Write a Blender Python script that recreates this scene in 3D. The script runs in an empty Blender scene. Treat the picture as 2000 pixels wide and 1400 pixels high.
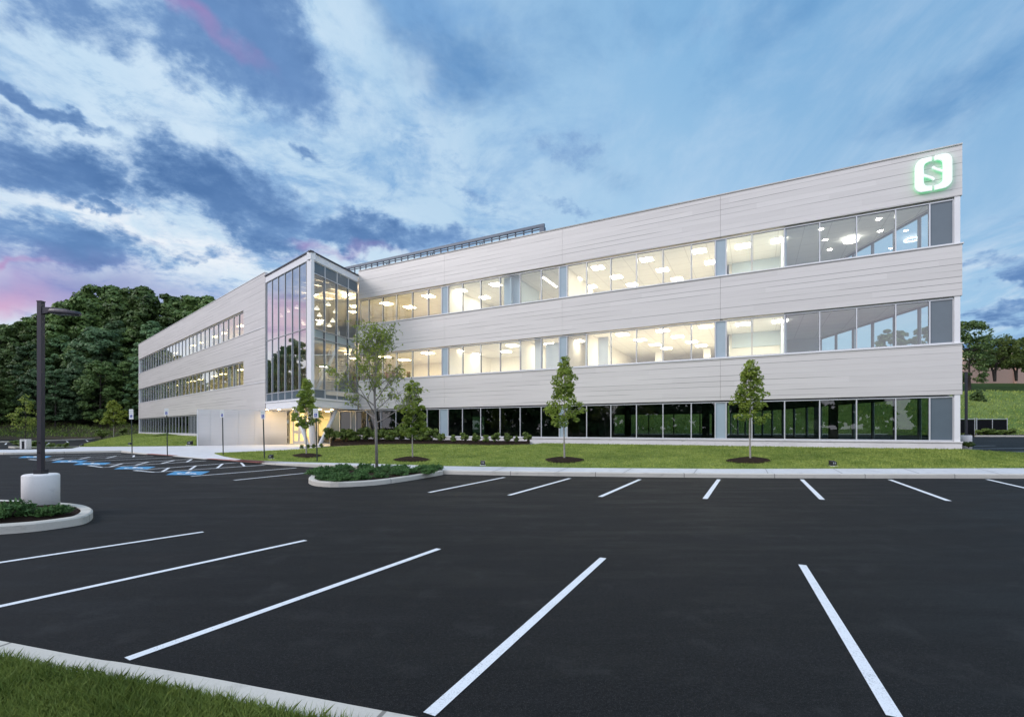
import bpy, bmesh, math, random
import numpy as np
from mathutils import Vector, Matrix
from mathutils.geometry import tessellate_polygon

R = math.radians
rnd = random.Random(7)
rng = np.random.default_rng(11)
scene = bpy.context.scene
COL = scene.collection

# ------------------------------------------------------------------ camera
F, CX, HY, H = 914.0, 1000.0, 837.0, 1.7
cam_d = bpy.data.cameras.new('camera')
cam = bpy.data.objects.new('camera', cam_d); COL.objects.link(cam)
cam.location = (0, 0, H); cam.rotation_euler = (R(90), 0, 0)
cam_d.sensor_width = 36; cam_d.lens = F / 2000 * 36
cam_d.shift_y = (HY - 700) / 2000
cam_d.clip_end = 5000; cam_d.clip_start = 0.05
scene.camera = cam

# ------------------------------------------------------------------ exposure
scene.view_settings.view_transform = 'Standard'
scene.view_settings.look = 'None'
scene.view_settings.exposure = 0.0
scene.view_settings.gamma = 1.0
scene.cycles.max_bounces = 10
scene.cycles.diffuse_bounces = 5
scene.cycles.transparent_max_bounces = 16
scene.cycles.sample_clamp_indirect = 6

SUN_DIR = Vector((-0.80, -0.20, 0.57)).normalized()   # towards the afterglow
sun_d = bpy.data.lights.new('sun', 'SUN')
sun_d.energy = 1.75; sun_d.angle = R(24); sun_d.color = (1.0, 0.93, 0.88)
sun = bpy.data.objects.new('sun', sun_d); COL.objects.link(sun)
sun.rotation_euler = SUN_DIR.to_track_quat('Z', 'Y').to_euler()

def lin(r, g, b):
    def f(c):
        c /= 255.0
        return c / 12.92 if c <= 0.04045 else ((c + 0.055) / 1.055) ** 2.4
    return (f(r), f(g), f(b), 1.0)

# ------------------------------------------------------------------ world: dusk sky with clouds
def azel(px, py):
    x, z = (px - CX) / F, (HY - py) / F
    return math.atan(x), math.atan(z / math.sqrt(1 + x * x))

world = bpy.data.worlds.new('World'); scene.world = world; world.use_nodes = True
class NT:
    def __init__(s, tree): s.t = tree; s.n = tree.nodes; s.l = tree.links
    def new(s, typ, **kw):
        n = s.n.new(typ)
        for k, v in kw.items(): setattr(n, k, v)
        return n
    def put(s, sock, v):
        if hasattr(v, 'is_output'): s.l.new(v, sock)
        elif v is not None: sock.default_value = v
    def math(s, op, a, b=None, c=None, clamp=False):
        n = s.new('ShaderNodeMath', operation=op, use_clamp=clamp)
        for i, v in enumerate((a, b, c)):
            if v is not None: s.put(n.inputs[i], v)
        return n.outputs[0]
    def vmath(s, op, a, b=None):
        n = s.new('ShaderNodeVectorMath', operation=op)
        s.put(n.inputs[0], a)
        if b is not None: s.put(n.inputs[1], b)
        return n.outputs['Value'] if op == 'LENGTH' else n.outputs[0]
    def noise(s, vec, scale, detail=4, rough=0.55, out='Fac', dist=0.0):
        n = s.new('ShaderNodeTexNoise')
        if vec is not None: s.l.new(vec, n.inputs['Vector'])
        n.inputs['Scale'].default_value = scale; n.inputs['Detail'].default_value = detail
        n.inputs['Roughness'].default_value = rough; n.inputs['Distortion'].default_value = dist
        return n.outputs[out]
    def ramp(s, v, a, b, c=0.0, d=1.0, smooth=True):
        n = s.new('ShaderNodeMapRange', interpolation_type='SMOOTHSTEP' if smooth else 'LINEAR')
        s.put(n.inputs[0], v)
        for i, x in zip((1, 2, 3, 4), (a, b, c, d)): s.put(n.inputs[i], x)
        return n.outputs[0]
    def mix(s, fac, a, b, blend='MIX'):
        n = s.new('ShaderNodeMix', data_type='RGBA', blend_type=blend)
        s.put(n.inputs[0], fac); s.put(n.inputs[6], a); s.put(n.inputs[7], b)
        return n.outputs[2]
    def comb(s, x, y, z=0.0):
        n = s.new('ShaderNodeCombineXYZ')
        for i, v in enumerate((x, y, z)): s.put(n.inputs[i], v)
        return n.outputs[0]
    def sep(s, v):
        n = s.new('ShaderNodeSeparateXYZ'); s.l.new(v, n.inputs[0]); return n.outputs
    def scale_v(s, v, k):
        n = s.new('ShaderNodeVectorMath', operation='MULTIPLY'); s.put(n.inputs[0], v); n.inputs[1].default_value = k
        return n.outputs[0]

def build_world():
    w = NT(world.node_tree); w.n.clear()
    out = w.new('ShaderNodeOutputWorld'); bg = w.new('ShaderNodeBackground')
    w.l.new(bg.outputs[0], out.inputs[0])
    tc = w.new('ShaderNodeTexCoord'); d = w.vmath('NORMALIZE', tc.outputs['Generated'])
    x, y, z = w.sep(d)
    az = w.math('ARCTAN2', x, y); el = w.math('ARCSINE', z)
    # cloud-deck coordinates: streaks converge towards the horizon
    zz = w.math('ADD', w.math('MAXIMUM', z, 0.0), 0.16)
    deck = w.comb(w.math('DIVIDE', x, zz), w.math('DIVIDE', y, zz), 0.0)
    n_big = w.noise(deck, 1.1, 6, 0.6)
    n_fine = w.noise(deck, 3.6, 8, 0.64, dist=0.3)
    n_bits = w.noise(deck, 4.6, 8, 0.68, dist=0.4)
    n_det = w.noise(deck, 15.0, 6, 0.66)
    n_mid = w.noise(deck, 2.3, 7, 0.62, dist=0.5)
    n_wisp = w.noise(w.comb(w.math('DIVIDE', x, zz), w.math('MULTIPLY', w.math('DIVIDE', y, zz), 0.45), 3.0), 2.2, 8, 0.66, dist=0.5)
    warp = w.noise(d, 4.2, 5, 0.6, out='Color')
    warp2 = w.noise(d, 14.0, 5, 0.6, out='Color')
    wv = w.scale_v(w.vmath('SUBTRACT', warp, (0.5, 0.5, 0.5)), (0.26, 0.17, 0))
    wv2 = w.scale_v(w.vmath('SUBTRACT', warp2, (0.5, 0.5, 0.5)), (0.10, 0.075, 0))
    p = w.vmath('ADD', w.vmath('ADD', w.comb(az, el), wv), wv2)
    psoft = w.vmath('ADD', w.comb(az, el), wv)
    def blob(a, b, rpx, wgt=1.0, hard=0.55, q=p):
        (a0, e0), (a1, e1) = azel(*a), azel(*b)
        mx, my = (a[0] + b[0]) / 2, (a[1] + b[1]) / 2
        L = math.hypot(b[0] - a[0], b[1] - a[1]) or 1
        nx, ny = -(b[1] - a[1]) / L * rpx, (b[0] - a[0]) / L * rpx
        c0, c1 = azel(mx, my), azel(mx + nx, my + ny)
        minor = math.hypot(c1[0] - c0[0], c1[1] - c0[1])
        major = math.hypot(a1 - a0, e1 - e0) / 2 + minor * 0.7
        m = w.new('ShaderNodeMapping', vector_type='TEXTURE')
        w.l.new(q, m.inputs[0])
        m.inputs['Location'].default_value = (c0[0], c0[1], 0)
        m.inputs['Rotation'].default_value = (0, 0, math.atan2(e1 - e0, a1 - a0))
        m.inputs['Scale'].default_value = (major, minor, 1)
        ln = w.vmath('LENGTH', m.outputs[0])
        return w.ramp(ln, 1.75, 1.3 * hard - 0.3, 0.0, wgt)
    def union(lst):
        o = lst[0]
        for q in lst[1:]: o = w.math('MAXIMUM', o, q)
        return o
    dark = union([
        blob((330, 30), (640, 200), 80), blob((40, 10), (340, 100), 58, 0.85), blob((-60, 295), (215, 325), 58), blob((420, -40), (560, 40), 60, 0.9),
        blob((260, 310), (590, 445), 64), blob((-60, 165), (205, 245), 20, 0.9), blob((-60, 448), (300, 482), 50),
        blob((570, 445), (940, 468), 30, 0.9), blob((170, 380), (260, 396), 12, 0.8), blob((560, 295), (620, 310), 18, 0.7),
        blob((880, 372), (990, 402), 18, 0.6), blob((1030, 370), (1120, 392), 14, 0.5), blob((1020, 270), (1190, 310), 30, 0.5),
        blob((1890, 528), (2060, 505), 17, 0.8), blob((1870, 612), (2060, 566), 20, 0.85), blob((1880, 690), (2100, 640), 40, 0.8),
        blob((330, 500), (400, 480), 14, 0.6)])
    soft = union([
        blob((720, -60), (1010, 190), 72, 0.85, 0.3, psoft), blob((900, 190), (1330, -60), 100, 0.48, 0.1, psoft),
        blob((1420, 120), (1640, -30), 70, 0.6, 0.1, psoft), blob((1650, 210), (2080, 150), 70, 0.65, 0.1, psoft), blob((1050, 290), (1250, 330), 45, 0.5, 0.1, psoft),
        blob((1750, 60), (2100, 20), 60, 0.35, 0.1, psoft)])
    # clear sky: physical sky for the base hue, deepened upward, bright toward the lower left
    sky = w.new('ShaderNodeTexSky', sky_type='NISHITA')
    sky.sun_disc = False
    sky.sun_elevation = math.asin(SUN_DIR.z); sky.sun_rotation = math.atan2(SUN_DIR.x, SUN_DIR.y)
    sky.altitude = 100; sky.air_density = 1.2; sky.dust_density = 1.5; sky.ozone_density = 2.5
    phys = w.scale_v(sky.outputs[0], (0.10, 0.10, 0.10))
    up = w.ramp(el, 0.05, 0.75)
    right = w.ramp(az, -0.55, 0.55)
    low = w.mix(right, lin(222, 239, 252), lin(194, 227, 249))
    high = w.mix(right, lin(192, 224, 248), lin(134, 187, 231))
    clear = w.mix(up, low, high)
    clear = w.mix(w.ramp(w.math('ADD', az, w.math('MULTIPLY', el, 0.3)), 0.45, 0.95, 0, 0.55), clear, lin(120, 172, 218))
    clear = w.mix(0.12, clear, phys)
    # thin bright veil
    veil = w.math('MULTIPLY', w.ramp(n_wisp, 0.42, 0.72), w.ramp(az, 0.15, -0.45, 0.25, 0.45))
    clear = w.mix(veil, clear, lin(228, 241, 253))
    wr = w.math('MULTIPLY', w.ramp(n_wisp, 0.46, 0.66), w.math('MULTIPLY', w.ramp(az, 0.66, 0.78), w.ramp(el, 0.32, 0.2)))
    clear = w.mix(w.math('MULTIPLY', wr, 0.8), clear, lin(226, 236, 247))
    gap = w.math('MULTIPLY', blob((-40, 385), (560, 500), 60, 0.9, 0.2, psoft), w.ramp(n_fine, 0.35, 0.6))
    clear = w.mix(gap, clear, lin(250, 251, 254))
    # broken small cloudlets among the bright area
    bits = w.math('MULTIPLY', w.ramp(n_bits, 0.50, 0.68), w.ramp(az, 0.3, -0.25, 0.0, 0.75))
    # dark cloud bodies
    dens = w.math('ADD', w.math('ADD', dark, w.math('MULTIPLY', w.math('SUBTRACT', n_fine, 0.5), 1.7)), w.math('ADD', w.math('MULTIPLY', w.math('SUBTRACT', n_bits, 0.5), 0.9), w.math('MULTIPLY', w.math('SUBTRACT', n_det, 0.5), 0.8)))
    dm = w.ramp(dens, 0.24, 0.86)
    sm = w.math('MULTIPLY', w.ramp(w.math('ADD', soft, w.math('MULTIPLY', w.math('SUBTRACT', n_fine, 0.5), 1.3)), 0.10, 0.95), 0.9)
    dcol = w.mix(w.ramp(n_big, 0.32, 0.68), lin(80, 118, 170), lin(116, 154, 204))
    dcol = w.mix(w.ramp(dens, 0.45, 1.15), lin(132, 168, 212), dcol)
    scol = w.mix(right, lin(92, 138, 192), lin(94, 148, 200))
    c = w.mix(sm, clear, scol)
    midl = w.math('MULTIPLY', w.ramp(w.math('ADD', n_mid, w.math('MULTIPLY', w.math('SUBTRACT', n_det, 0.5), 0.25)), 0.44, 0.66), w.math('MULTIPLY', w.ramp(az, 0.35, -0.1, 0.1, 0.75), w.ramp(el, 0.12, 0.42, 0.35, 1.0)))
    c = w.mix(midl, c, lin(128, 174, 220))
    c = w.mix(bits, c, lin(124, 170, 218))
    c = w.mix(dm, c, dcol)
    # mauve bank and afterglow low on the left
    mauve = blob((-200, 560), (380, 580), 62, 0.85, 0.2, psoft)
    c = w.mix(mauve, c, w.mix(w.ramp(n_big, 0.35, 0.65), lin(128, 134, 192), lin(172, 160, 210)))
    pk = union([blob((300, -10), (500, 140), 15, 0.55, 0.0, psoft), blob((-200, 520), (90, 522), 8, 0.9, 0.0, psoft),
                blob((-300, 620), (60, 600), 36, 0.9, 0.0, psoft), blob((545, 452), (640, 480), 9, 0.5, 0.0, psoft),
                blob((560, 490), (800, 488), 9, 0.35, 0.0, psoft)])
    c = w.mix(pk, c, w.mix(w.ramp(el, 0.25, 0.12), lin(176, 132, 190), lin(238, 176, 206)))
    # the afterglow itself: left of and behind the viewer the sky is brighter and rosy
    glow_dir = (-0.86, -0.42, 0.16)
    gd = w.new('ShaderNodeVectorMath', operation='DOT_PRODUCT'); w.l.new(d, gd.inputs[0]); gd.inputs[1].default_value = Vector(glow_dir).normalized()
    g = w.ramp(gd.outputs['Value'], 0.30, 1.0)
    streak = w.noise(w.comb(w.math('MULTIPLY', az, 0.8), w.math('MULTIPLY', el, 5.0)), 2.6, 5, 0.55)
    ew = w.math('ADD', el, w.math('MULTIPLY', w.math('SUBTRACT', streak, 0.5), 0.16))
    rosy = w.mix(w.ramp(ew, 0.155, 0.195), lin(253, 236, 226), lin(242, 160, 186))
    rosy = w.mix(w.ramp(ew, 0.215, 0.27), rosy, lin(126, 136, 190))
    rosy = w.mix(w.math('MULTIPLY', w.ramp(n_wisp, 0.45, 0.65), 0.6), rosy, lin(220, 214, 234))
    c = w.mix(w.math('MULTIPLY', g, 0.8), c, rosy)
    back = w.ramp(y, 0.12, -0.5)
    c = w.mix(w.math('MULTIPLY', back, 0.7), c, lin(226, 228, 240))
    boost = w.math('ADD', 1.0, w.math('MULTIPLY', w.ramp(y, 0.05, -0.7), 0.9))  # unseen sky behind the viewer raised as added fill for the facades
    # below the horizon
    c = w.mix(w.ramp(z, 0.0, -0.03), c, lin(70, 80, 85))
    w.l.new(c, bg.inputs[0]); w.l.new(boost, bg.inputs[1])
build_world()

# ------------------------------------------------------------------ projection helpers
def G(px, py, z=0.0):
    D = (H - z) * F / (py - HY)
    return Vector(((px - CX) * D / F, D, z))
def P(px, D, z):
    return Vector(((px - CX) * D / F, D, z))
def depth_for(py, z):
    return (H - z) * F / (py - HY)

# ------------------------------------------------------------------ mesh helpers
class MB:
    def __init__(s): s.v = []; s.f = []; s.uv = []; s.has_uv = False
    def face(s, pts, uvs=None):
        i = len(s.v); s.v += [tuple(p) for p in pts]; s.f.append(tuple(range(i, i + len(pts))))
        s.uv.append(uvs)
        if uvs: s.has_uv = True
    def box(s, x0, y0, z0, x1, y1, z1, M=None):
        c = [Vector((x, y, z)) for z in (z0, z1) for y in (y0, y1) for x in (x0, x1)]
        if M: c = [M @ p for p in c]
        for q in ((0, 2, 3, 1), (4, 5, 7, 6), (0, 1, 5, 4), (2, 6, 7, 3), (0, 4, 6, 2), (1, 3, 7, 5)):
            s.face([c[k] for k in q])
    def prism(s, pts, z0, z1, cap=True):
        """pts: ordered xy polygon -> vertical prism (z may be per-vertex lists)"""
        n = len(pts)
        zb = z0 if hasattr(z0, '__len__') else [z0] * n
        zt = z1 if hasattr(z1, '__len__') else [z1] * n
        b = [Vector((p[0], p[1], zb[i])) for i, p in enumerate(pts)]
        t = [Vector((p[0], p[1], zt[i])) for i, p in enumerate(pts)]
        if sum(pts[i][0] * pts[(i + 1) % n][1] - pts[(i + 1) % n][0] * pts[i][1] for i in range(n)) < 0:
            b.reverse(); t.reverse()
        for i in range(n):
            j = (i + 1) % n
            s.face([b[i], b[j], t[j], t[i]])
        if cap:
            for tri in tessellate_polygon([[Vector((p.x, p.y, 0)) for p in t]]):
                a = [t[k] for k in tri]
                if (a[1] - a[0]).cross(a[2] - a[0]).z < 0: a.reverse()
                s.face(a)
                s.face([Vector((p.x, p.y, b[t.index(p)].z)) for p in reversed(a)])
    def sheet(s, pts):
        for tri in tessellate_polygon([[Vector((p[0], p[1], 0)) for p in pts]]):
            a = [Vector(pts[k]) for k in tri]
            if (a[1] - a[0]).cross(a[2] - a[0]).z < 0: a.reverse()
            s.face(a)
    def tube(s, pts, rads, n=8, cap=True):
        pts = [Vector(p) for p in pts]
        rings = []
        up = None
        for i, p in enumerate(pts):
            t = (pts[min(i + 1, len(pts) - 1)] - pts[max(i - 1, 0)]).normalized()
            if up is None or abs(up.dot(t)) > 0.95:
                up = Vector((0, 0, 1)) if abs(t.z) < 0.9 else Vector((1, 0, 0))
            a = (up - t * up.dot(t)).normalized(); b = t.cross(a); up = a
            r = rads[i] if hasattr(rads, '__len__') else rads
            rings.append([p + (a * math.cos(2 * math.pi * k / n) + b * math.sin(2 * math.pi * k / n)) * r for k in range(n)])
        base = len(s.v)
        for rg in rings: s.v += [tuple(q) for q in rg]
        for i in range(len(rings) - 1):
            for k in range(n):
                k2 = (k + 1) % n
                s.f.append((base + i * n + k, base + i * n + k2, base + (i + 1) * n + k2, base + (i + 1) * n + k)); s.uv.append(None)
        if cap:
            s.f.append(tuple(base + k for k in reversed(range(n)))); s.uv.append(None)
            s.f.append(tuple(base + (len(rings) - 1) * n + k for k in range(n))); s.uv.append(None)
    def bar(s, a, b, w, h, up=Vector((0, 0, 1))):
        a, b = Vector(a), Vector(b); t = (b - a).normalized()
        if abs(t.dot(up)) > 0.98: up = Vector((0, 1, 0))
        r = t.cross(up).normalized(); u = r.cross(t)
        c = []
        for p in (a, b):
            for (i, j) in ((-1, -1), (1, -1), (1, 1), (-1, 1)):
                c.append(p + r * (w / 2 * i) + u * (h / 2 * j))
        for q in ((0, 3, 2, 1), (4, 5, 6, 7), (0, 1, 5, 4), (1, 2, 6, 5), (2, 3, 7, 6), (3, 0, 4, 7)):
            s.face([c[k] for k in q])
    def lathe(s, prof, c=(0, 0, 0), n=24):
        base = len(s.v)
        for r, z in prof:
            for k in range(n):
                a = 2 * math.pi * k / n
                s.v.append((c[0] + r * math.cos(a), c[1] + r * math.sin(a), c[2] + z))
        for i in range(len(prof) - 1):
            for k in range(n):
                k2 = (k + 1) % n
                s.f.append((base + i * n + k, base + i * n + k2, base + (i + 1) * n + k2, base + (i + 1) * n + k)); s.uv.append(None)
    def build(s, name, m, parent=None, smooth=False, loc=None):
        me = bpy.data.meshes.new(name)
        v = s.v
        if parent is not None and parent.type == 'EMPTY' and loc is None:
            o = Vector(parent['origin']) if 'origin' in parent else Vector(parent.location)
            v = [(a - o.x, b - o.y, c - o.z) for a, b, c in v]
        elif parent is not None and loc is None and parent.parent is not None and 'origin' in parent.parent:
            o = Vector(parent.parent['origin']); v = [(a - o.x, b - o.y, c - o.z) for a, b, c in v]
        me.from_pydata(v, [], s.f); me.update()
        if s.has_uv:
            ul = me.uv_layers.new(name='uv')
            k = 0
            for f, uv in zip(s.f, s.uv):
                for i in range(len(f)):
                    if uv: ul.data[k].uv = uv[i]
                    k += 1
        if smooth:
            me.polygons.foreach_set('use_smooth', [True] * len(me.polygons))
        me.materials.append(m)
        ob = bpy.data.objects.new(name, me); COL.objects.link(ob)
        if parent is not None: ob.parent = parent
        if loc is not None: ob.location = loc
        return ob

def np_mesh(name, verts, faces, m, parent=None, k=4):
    me = bpy.data.meshes.new(name)
    nv, nf = len(verts), len(faces)
    me.vertices.add(nv); me.vertices.foreach_set('co', np.asarray(verts, np.float32).ravel())
    me.loops.add(nf * k); me.loops.foreach_set('vertex_index', np.asarray(faces, np.int32).ravel())
    me.polygons.add(nf)
    me.polygons.foreach_set('loop_start', np.arange(0, nf * k, k, dtype=np.int32))
    me.update(calc_edges=True); me.validate()
    me.materials.append(m)
    ob = bpy.data.objects.new(name, me); COL.objects.link(ob)
    if parent is not None: ob.parent = parent
    return ob

def tag(o, label, cat=None, group=None, kind=None):
    if label: o['label'] = label
    if cat: o['category'] = cat
    if group: o['group'] = group
    if kind: o['kind'] = kind
    return o
def thing(name, loc, label, cat, group=None):
    o = bpy.data.objects.new(name, None); COL.objects.link(o); o.location = loc
    o.empty_display_size = 0.3
    return tag(o, label, cat, group)
def dup(o, loc, label=None, rz=None, scale=None):
    r = o.copy(); COL.objects.link(r); r.location = loc
    if rz is not None: r.rotation_euler = (0, 0, rz)
    if scale is not None: r.scale = scale
    if label: r['label'] = label
    for ch in o.children:
        c = ch.copy(); COL.objects.link(c); c.parent = r
        for g in ch.children:
            q = g.copy(); COL.objects.link(q); q.parent = c
    return r
def structure(o, label=None, cat=None):
    o['kind'] = 'structure'
    return tag(o, label, cat)

# ------------------------------------------------------------------ materials
def new_mat(name):
    m = bpy.data.materials.new(name); m.use_nodes = True
    t = NT(m.node_tree); b = t.n['Principled BSDF']
    return m, t, b
def plain(name, col, rough=0.6, metal=0.0, var=0.08, vscale=3.0, bump=0.0, bscale=60.0, spec=0.4, tiles=False):
    m, t, b = new_mat(name)
    tc = t.new('ShaderNodeTexCoord'); v = tc.outputs['Object']
    n = t.noise(v, vscale, 5, 0.6)
    k = t.ramp(n, 0.25, 0.75, 1 - var, 1 + var, False)
    c = t.new('ShaderNodeVectorMath', operation='SCALE'); c.inputs[0].default_value = col[:3]; t.l.new(k, c.inputs[3])
    t.l.new(c.outputs[0], b.inputs['Base Color'])
    b.inputs['Roughness'].default_value = rough; b.inputs['Metallic'].default_value = metal
    if tiles:
        mp = t.new('ShaderNodeMapping'); t.l.new(v, mp.inputs[0]); mp.inputs['Rotation'].default_value = (0, 0, R(27.5))
        gx, gy, _ = t.sep(mp.outputs[0])
        e = [t.ramp(t.math('ABSOLUTE', t.math('SUBTRACT', t.math('FRACT', t.math('DIVIDE', q, 1.22)), 0.5)), 0.482, 0.49) for q in (gx, gy)]
        kk = t.math('SUBTRACT', 1.0, t.math('MULTIPLY', t.math('MAXIMUM', *e), 0.22))
        c2 = t.new('ShaderNodeVectorMath', operation='SCALE'); t.l.new(c.outputs[0], c2.inputs[0]); t.l.new(kk, c2.inputs[3]); t.l.new(c2.outputs[0], b.inputs['Base Color'])
    b.inputs['Specular IOR Level'].default_value = spec
    if bump:
        bn = t.new('ShaderNodeBump'); bn.inputs['Strength'].default_value = bump; bn.inputs['Distance'].default_value = 0.02
        t.l.new(t.noise(v, bscale, 3, 0.6), bn.inputs['Height']); t.l.new(bn.outputs[0], b.inputs['Normal'])
    return m
def emit(name, col, strength):
    m, t, b = new_mat(name)
    b.inputs['Base Color'].default_value = (0.8, 0.8, 0.8, 1)
    b.inputs['Emission Color'].default_value = (*col, 1); b.inputs['Emission Strength'].default_value = strength
    return m
def glass_mat(name, tint, k=1.5, ior=1.8):
    m, t, b = new_mat(name); t.n.remove(b)
    out = t.n['Material Output']
    tr = t.new('ShaderNodeBsdfTransparent'); tr.inputs[0].default_value = (*tint, 1)
    gl = t.new('ShaderNodeBsdfGlossy'); gl.inputs['Roughness'].default_value = 0.005; gl.inputs[0].default_value = (0.95, 0.97, 1, 1)
    tc = t.new('ShaderNodeTexCoord')
    bn = t.new('ShaderNodeBump'); bn.inputs['Strength'].default_value = 0.02; bn.inputs['Distance'].default_value = 0.05
    t.l.new(t.noise(tc.outputs['Object'], 0.55, 2, 0.5), bn.inputs['Height']); t.l.new(bn.outputs[0], gl.inputs['Normal'])
    # two-sided Schlick reflectance (same from inside and outside)
    geo = t.new('ShaderNodeNewGeometry'); dt = t.new('ShaderNodeVectorMath', operation='DOT_PRODUCT')
    t.l.new(geo.outputs['Normal'], dt.inputs[0]); t.l.new(geo.outputs['Incoming'], dt.inputs[1])
    f0 = ((ior - 1) / (ior + 1)) ** 2
    g5 = t.math('POWER', t.math('SUBTRACT', 1.0, t.math('ABSOLUTE', dt.outputs['Value'])), 4.0)
    mx = t.new('ShaderNodeMixShader')
    t.l.new(t.math('MINIMUM', t.math('MULTIPLY', t.math('ADD', f0, t.math('MULTIPLY', g5, 1 - f0)), k), 0.95), mx.inputs[0])
    t.l.new(tr.outputs[0], mx.inputs[1]); t.l.new(gl.outputs[0], mx.inputs[2]); t.l.new(mx.outputs[0], out.inputs[0])
    return m
def panel_mat(name, base, row=0.29, rough=0.42):
    m, t, b = new_mat(name)
    uv = t.new('ShaderNodeUVMap'); u, v, _ = t.sep(uv.outputs[0])
    rv = t.math('DIVIDE', v, row)
    fr = t.math('FRACT', rv); rw = t.math('FLOOR', rv)
    edge = t.ramp(t.math('ABSOLUTE', t.math('SUBTRACT', fr, 0.5)), t.math('SUBTRACT', 0.462, t.math('MULTIPLY', t.math('FRACT', t.math('MULTIPLY', rw, 0.618)), 0.02)), 0.486)
    seg = t.noise(t.comb(t.math('MULTIPLY', u, 0.15), t.math('MULTIPLY', t.math('FLOOR', t.math('ADD', rv, 0.5)), 3.37)), 1.0, 1, 0.5)
    strength = t.ramp(seg, 0.44, 0.60, 0.08, 1.0)
    wn = t.new('ShaderNodeTexWhiteNoise', noise_dimensions='2D')
    t.l.new(t.comb(t.math('FLOOR', t.math('ADD', t.math('DIVIDE', u, 5.2), t.math('MULTIPLY', rw, 0.37))), rw), wn.inputs['Vector'])
    streak = t.noise(t.comb(t.math('MULTIPLY', u, 0.7), t.math('MULTIPLY', v, 16.0)), 1.0, 4, 0.6)
    k = t.math('MULTIPLY', t.ramp(wn.outputs[0], 0, 1, 0.955, 1.03, False), t.ramp(streak, 0.2, 0.8, 0.95, 1.05, False))
    k = t.math('MULTIPLY', k, t.math('SUBTRACT', 1.0, t.math('MULTIPLY', t.math('MULTIPLY', edge, strength), 0.80)))
    c = t.new('ShaderNodeVectorMath', operation='SCALE'); c.inputs[0].default_value = base; t.l.new(k, c.inputs[3])
    t.l.new(c.outputs[0], b.inputs['Base Color'])
    b.inputs['Roughness'].default_value = rough; b.inputs['Specular IOR Level'].default_value = 0.35; b.inputs['Metallic'].default_value = 0.15
    bn = t.new('ShaderNodeBump'); bn.inputs['Strength'].default_value = 0.35; bn.inputs['Distance'].default_value = 0.02
    t.l.new(t.math('ADD', t.math('MULTIPLY', edge, -1.0), t.math('MULTIPLY', wn.outputs[0], 0.25)), bn.inputs['Height'])
    t.l.new(bn.outputs[0], b.inputs['Normal'])
    return m
def asphalt_mat():
    m, t, b = new_mat('asphalt')
    tc = t.new('ShaderNodeTexCoord'); v = tc.outputs['Object']
    big = t.noise(v, 0.16, 5, 0.6); mid = t.noise(t.scale_v(v, (0.35, 1.6, 1)), 1.0, 5, 0.62)
    fine = t.noise(v, 95, 3, 0.75); grit = t.noise(v, 150, 2, 0.6); blot = t.noise(v, 1.7, 6, 0.7); agg = t.noise(v, 42, 4, 0.8)
    c = t.mix(t.ramp(big, 0.3, 0.7), (0.0046, 0.0054, 0.0062, 1), (0.0086, 0.0095, 0.0104, 1))
    c = t.mix(t.math('MULTIPLY', t.ramp(mid, 0.48, 0.74), 0.75), c, (0.019, 0.020, 0.0215, 1))
    c = t.mix(t.ramp(fine, 0.35, 0.7, 0.0, 0.5), c, (0.003, 0.0035, 0.004, 1))
    c = t.mix(t.ramp(grit, 0.60, 0.72, 0.0, 0.75), c, (0.13, 0.13, 0.135, 1))
    c = t.mix(t.ramp(agg, 0.50, 0.66, 0.0, 0.65), c, (0.026, 0.027, 0.0285, 1))
    c = t.mix(t.ramp(agg, 0.46, 0.36, 0.0, 0.7), c, (0.002, 0.0024, 0.003, 1))
    c = t.mix(t.ramp(blot, 0.52, 0.70, 0.0, 0.55), c, (0.026, 0.027, 0.028, 1))
    t.l.new(c, b.inputs['Base Color'])
    t.put(b.inputs['Roughness'], t.ramp(mid, 0.3, 0.7, 0.72, 0.9)); b.inputs['Specular IOR Level'].default_value = 0.2
    bn = t.new('ShaderNodeBump'); bn.inputs['Strength'].default_value = 0.7; bn.inputs['Distance'].default_value = 0.006
    t.l.new(t.math('ADD', fine, t.math('MULTIPLY', grit, 0.5)), bn.inputs['Height']); t.l.new(bn.outputs[0], b.inputs['Normal'])
    return m
def paint_mat(name, col):
    m, t, b = new_mat(name)
    tc = t.new('ShaderNodeTexCoord'); v = tc.outputs['Object']
    fine = t.noise(v, 100, 3, 0.75); mid = t.noise(v, 6, 5, 0.65)
    wear = t.ramp(t.math('ADD', fine, t.math('MULTIPLY', mid, 0.35)), 0.70, 0.92, 0.0, 0.7)
    c = t.mix(wear, (*col, 1), (0.06, 0.06, 0.065, 1))
    t.l.new(c, b.inputs['Base Color']); b.inputs['Roughness'].default_value = 0.7
    bn = t.new('ShaderNodeBump'); bn.inputs['Strength'].default_value = 0.5; bn.inputs['Distance'].default_value = 0.004
    t.l.new(fine, bn.inputs['Height']); t.l.new(bn.outputs[0], b.inputs['Normal'])
    return m
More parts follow.
